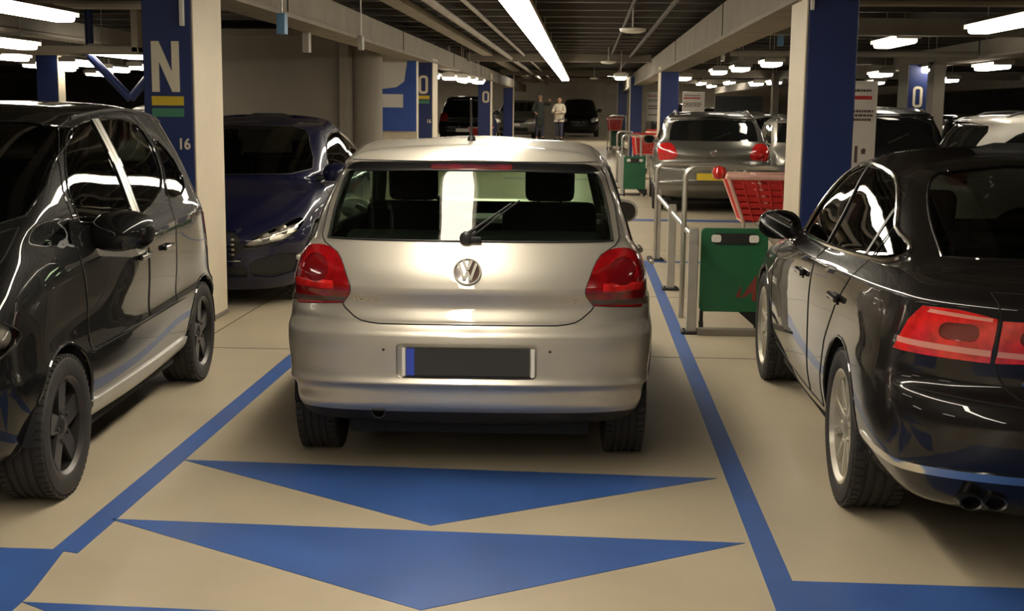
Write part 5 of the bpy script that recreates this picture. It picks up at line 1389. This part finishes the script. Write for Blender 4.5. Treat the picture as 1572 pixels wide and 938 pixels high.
def person(x, y, rz, z0, Hh, label, top, bottom, hairm, arm_r, arm_l, hairlong=.2, coat_len=.55):
    """faces local -y. arms: (elbow, wrist) points"""
    root = empty('person', (x, y, z0), rz); tag(root, label, 'person')
    k = Hh / 1.72
    V = []; E_ = []; Rr = []
    def add(p, r_, par=None):
        V.append(tuple(c * k for c in p)); Rr.append(r_ * k if not isinstance(r_, tuple) else tuple(c * k for c in r_)); i = len(V) - 1
        if par is not None: E_.append((par, i))
        return i
    pel = add((0, 0, .93), (.15, .11)); wst = add((0, 0, 1.10), (.125, .095), pel); ch = add((0, .0, 1.30), (.155, .105), wst); sh = add((0, .01, 1.42), (.11, .075), ch)
    nk = add((0, 0, 1.50), .048, sh); hd0 = add((0, -.01, 1.58), (.068, .082), nk); hd1 = add((0, -.01, 1.66), (.078, .09), hd0); add((0, 0, 1.715), (.05, .06), hd1)
    for sg in (-1, 1):
        hip = add((sg * .09, 0, .86), .085, pel); kn = add((sg * .10, -.01 - .02 * sg, .48), .055, hip); an = add((sg * .11, .02 - .05 * sg, .09), .038, kn); ft = add((sg * .12, -.12 - .05 * sg, .035), (.042, .03), an)
        el, wr = (arm_r, arm_l)[sg > 0]
        so = add((sg * .19, 0, 1.39), .05, sh); e_ = add(el, .038, so); w_ = add(wr, .026, e_)
        d = Vector(wr) - Vector(el); d.normalize(); s_ = d.cross(Vector((0, 0, 1))); s_ = s_.normalized() if s_.length > .1 else Vector((1, 0, 0)); pn = d.cross(s_)
        pm = add(tuple(Vector(wr) + d * .06), (.036, .018), w_)
        for fi, (off, ln) in enumerate(((-.03, .075), (-.01, .085), (.01, .08), (.03, .065))):
            b = Vector(wr) + d * .095 + s_ * off; f0 = add(tuple(b), .0085, pm); f1 = add(tuple(b + d * ln * .55 + pn * .008), .008, f0); add(tuple(b + d * ln * .95 + pn * .03), .0065, f1)
        t0 = add(tuple(Vector(wr) + d * .04 + s_ * -.045), .010, pm); add(tuple(Vector(wr) + d * .085 + s_ * -.06 + pn * .02), .008, t0)
    body = limb_mesh('body', V, E_, Rr, M['skin'], root)
    # face
    g = MB(); g.obox((0, -.108 * k, 1.615 * k), (.022, .03, .04), (.4, 0, 0), .008); g.build('nose', M['skin'], root)
    g = MB()
    for sg in (-1, 1): g.lathe([(.001, -.008), (.011, 0), (.001, .008)], 10, 'y', (sg * .03 * k, -.092 * k, 1.645 * k))
    g.obox((0, -.098 * k, 1.575 * k), (.045, .012, .010), (0, 0, 0), .004)
    g.build('face_features', M['hair'], root)
    g = MB()
    for sg in (-1, 1): g.obox((sg * .082 * k, 0, 1.625 * k), (.018, .035, .06), (0, 0, 0), .008)
    g.build('ear', M['skin'], root)
    # hair
    limb_mesh('hair', [(0, .012 * k, 1.70 * k), (0, .045 * k, 1.66 * k), (0, .075 * k, 1.60 * k), (0, .085 * k, (1.56 - hairlong * .5) * k), (0, .08 * k, (1.54 - hairlong) * k), (.055 * k, .03 * k, 1.62 * k), (-.055 * k, .03 * k, 1.62 * k)], [(0, 1), (1, 2), (2, 3), (3, 4), (1, 5), (1, 6)], [(.075 * k, .085 * k), (.092 * k, .07 * k), (.085 * k, .055 * k), (.075 * k, .04 * k), .03 * k, .045 * k, .045 * k], hairm, root)
    # clothes
    V2 = [(0, 0, .93 - .0), (0, 0, 1.10), (0, 0, 1.30), (0, .01, 1.43), (-.19, 0, 1.39), arm_r[0], tuple(Vector(arm_r[0]).lerp(Vector(arm_r[1]), .85)), (.19, 0, 1.39), arm_l[0], tuple(Vector(arm_l[0]).lerp(Vector(arm_l[1]), .85)), (0, .0, .93 - coat_len)]
    V2 = [tuple(c * k for c in v) for v in V2]
    limb_mesh('coat' if coat_len > .3 else 'jumper', V2, [(0, 1), (1, 2), (2, 3), (3, 4), (4, 5), (5, 6), (3, 7), (7, 8), (8, 9), (0, 10)], [(.19, .14), (.16, .125), (.185, .135), (.13, .095), .07, .055, .045, .07, .055, .045, (.20, .15)], top, root)
    V3 = [(0, 0, .95), (-.09, 0, .84), (-.10, .01, .48), (-.11, .06, .12), (.09, 0, .84), (.10, -.03, .48), (.11, -.03, .12)]
    V3 = [tuple(c * k for c in v) for v in V3]
    limb_mesh('trousers', V3, [(0, 1), (1, 2), (2, 3), (0, 4), (4, 5), (5, 6)], [(.16, .12), .10, .07, .055, .10, .07, .055], bottom, root)
    for sg in (-1, 1):
        g = MB(); g.box(sg * .115 - .048, sg * .115 + .048, -.17 - .05 * sg, .09 - .05 * sg, 0, .085, .03, 3); g.build('shoe', M['black'], root)
    return root
person(-1.75, 49.6, R(10), .46, 1.72, 'person in a long dark green coat with one arm raised, beside the grey car', M['coat'], M['jeans'], M['hair_red'], ((-.30, -.05, 1.14), (-.22, -.26, 1.05)), ((.34, -.18, 1.36), (.30, -.42, 1.50)), .12, .45)
person(-1.0, 49.2, R(-15), .46, 1.62, 'person in a cream jumper with dark hair and dark trousers', M['knit'], M['jeans'], M['hair'], ((-.27, -.10, 1.12), (-.10, -.28, 1.16)), ((.27, -.12, 1.12), (.10, -.29, 1.18)), .24, .06)
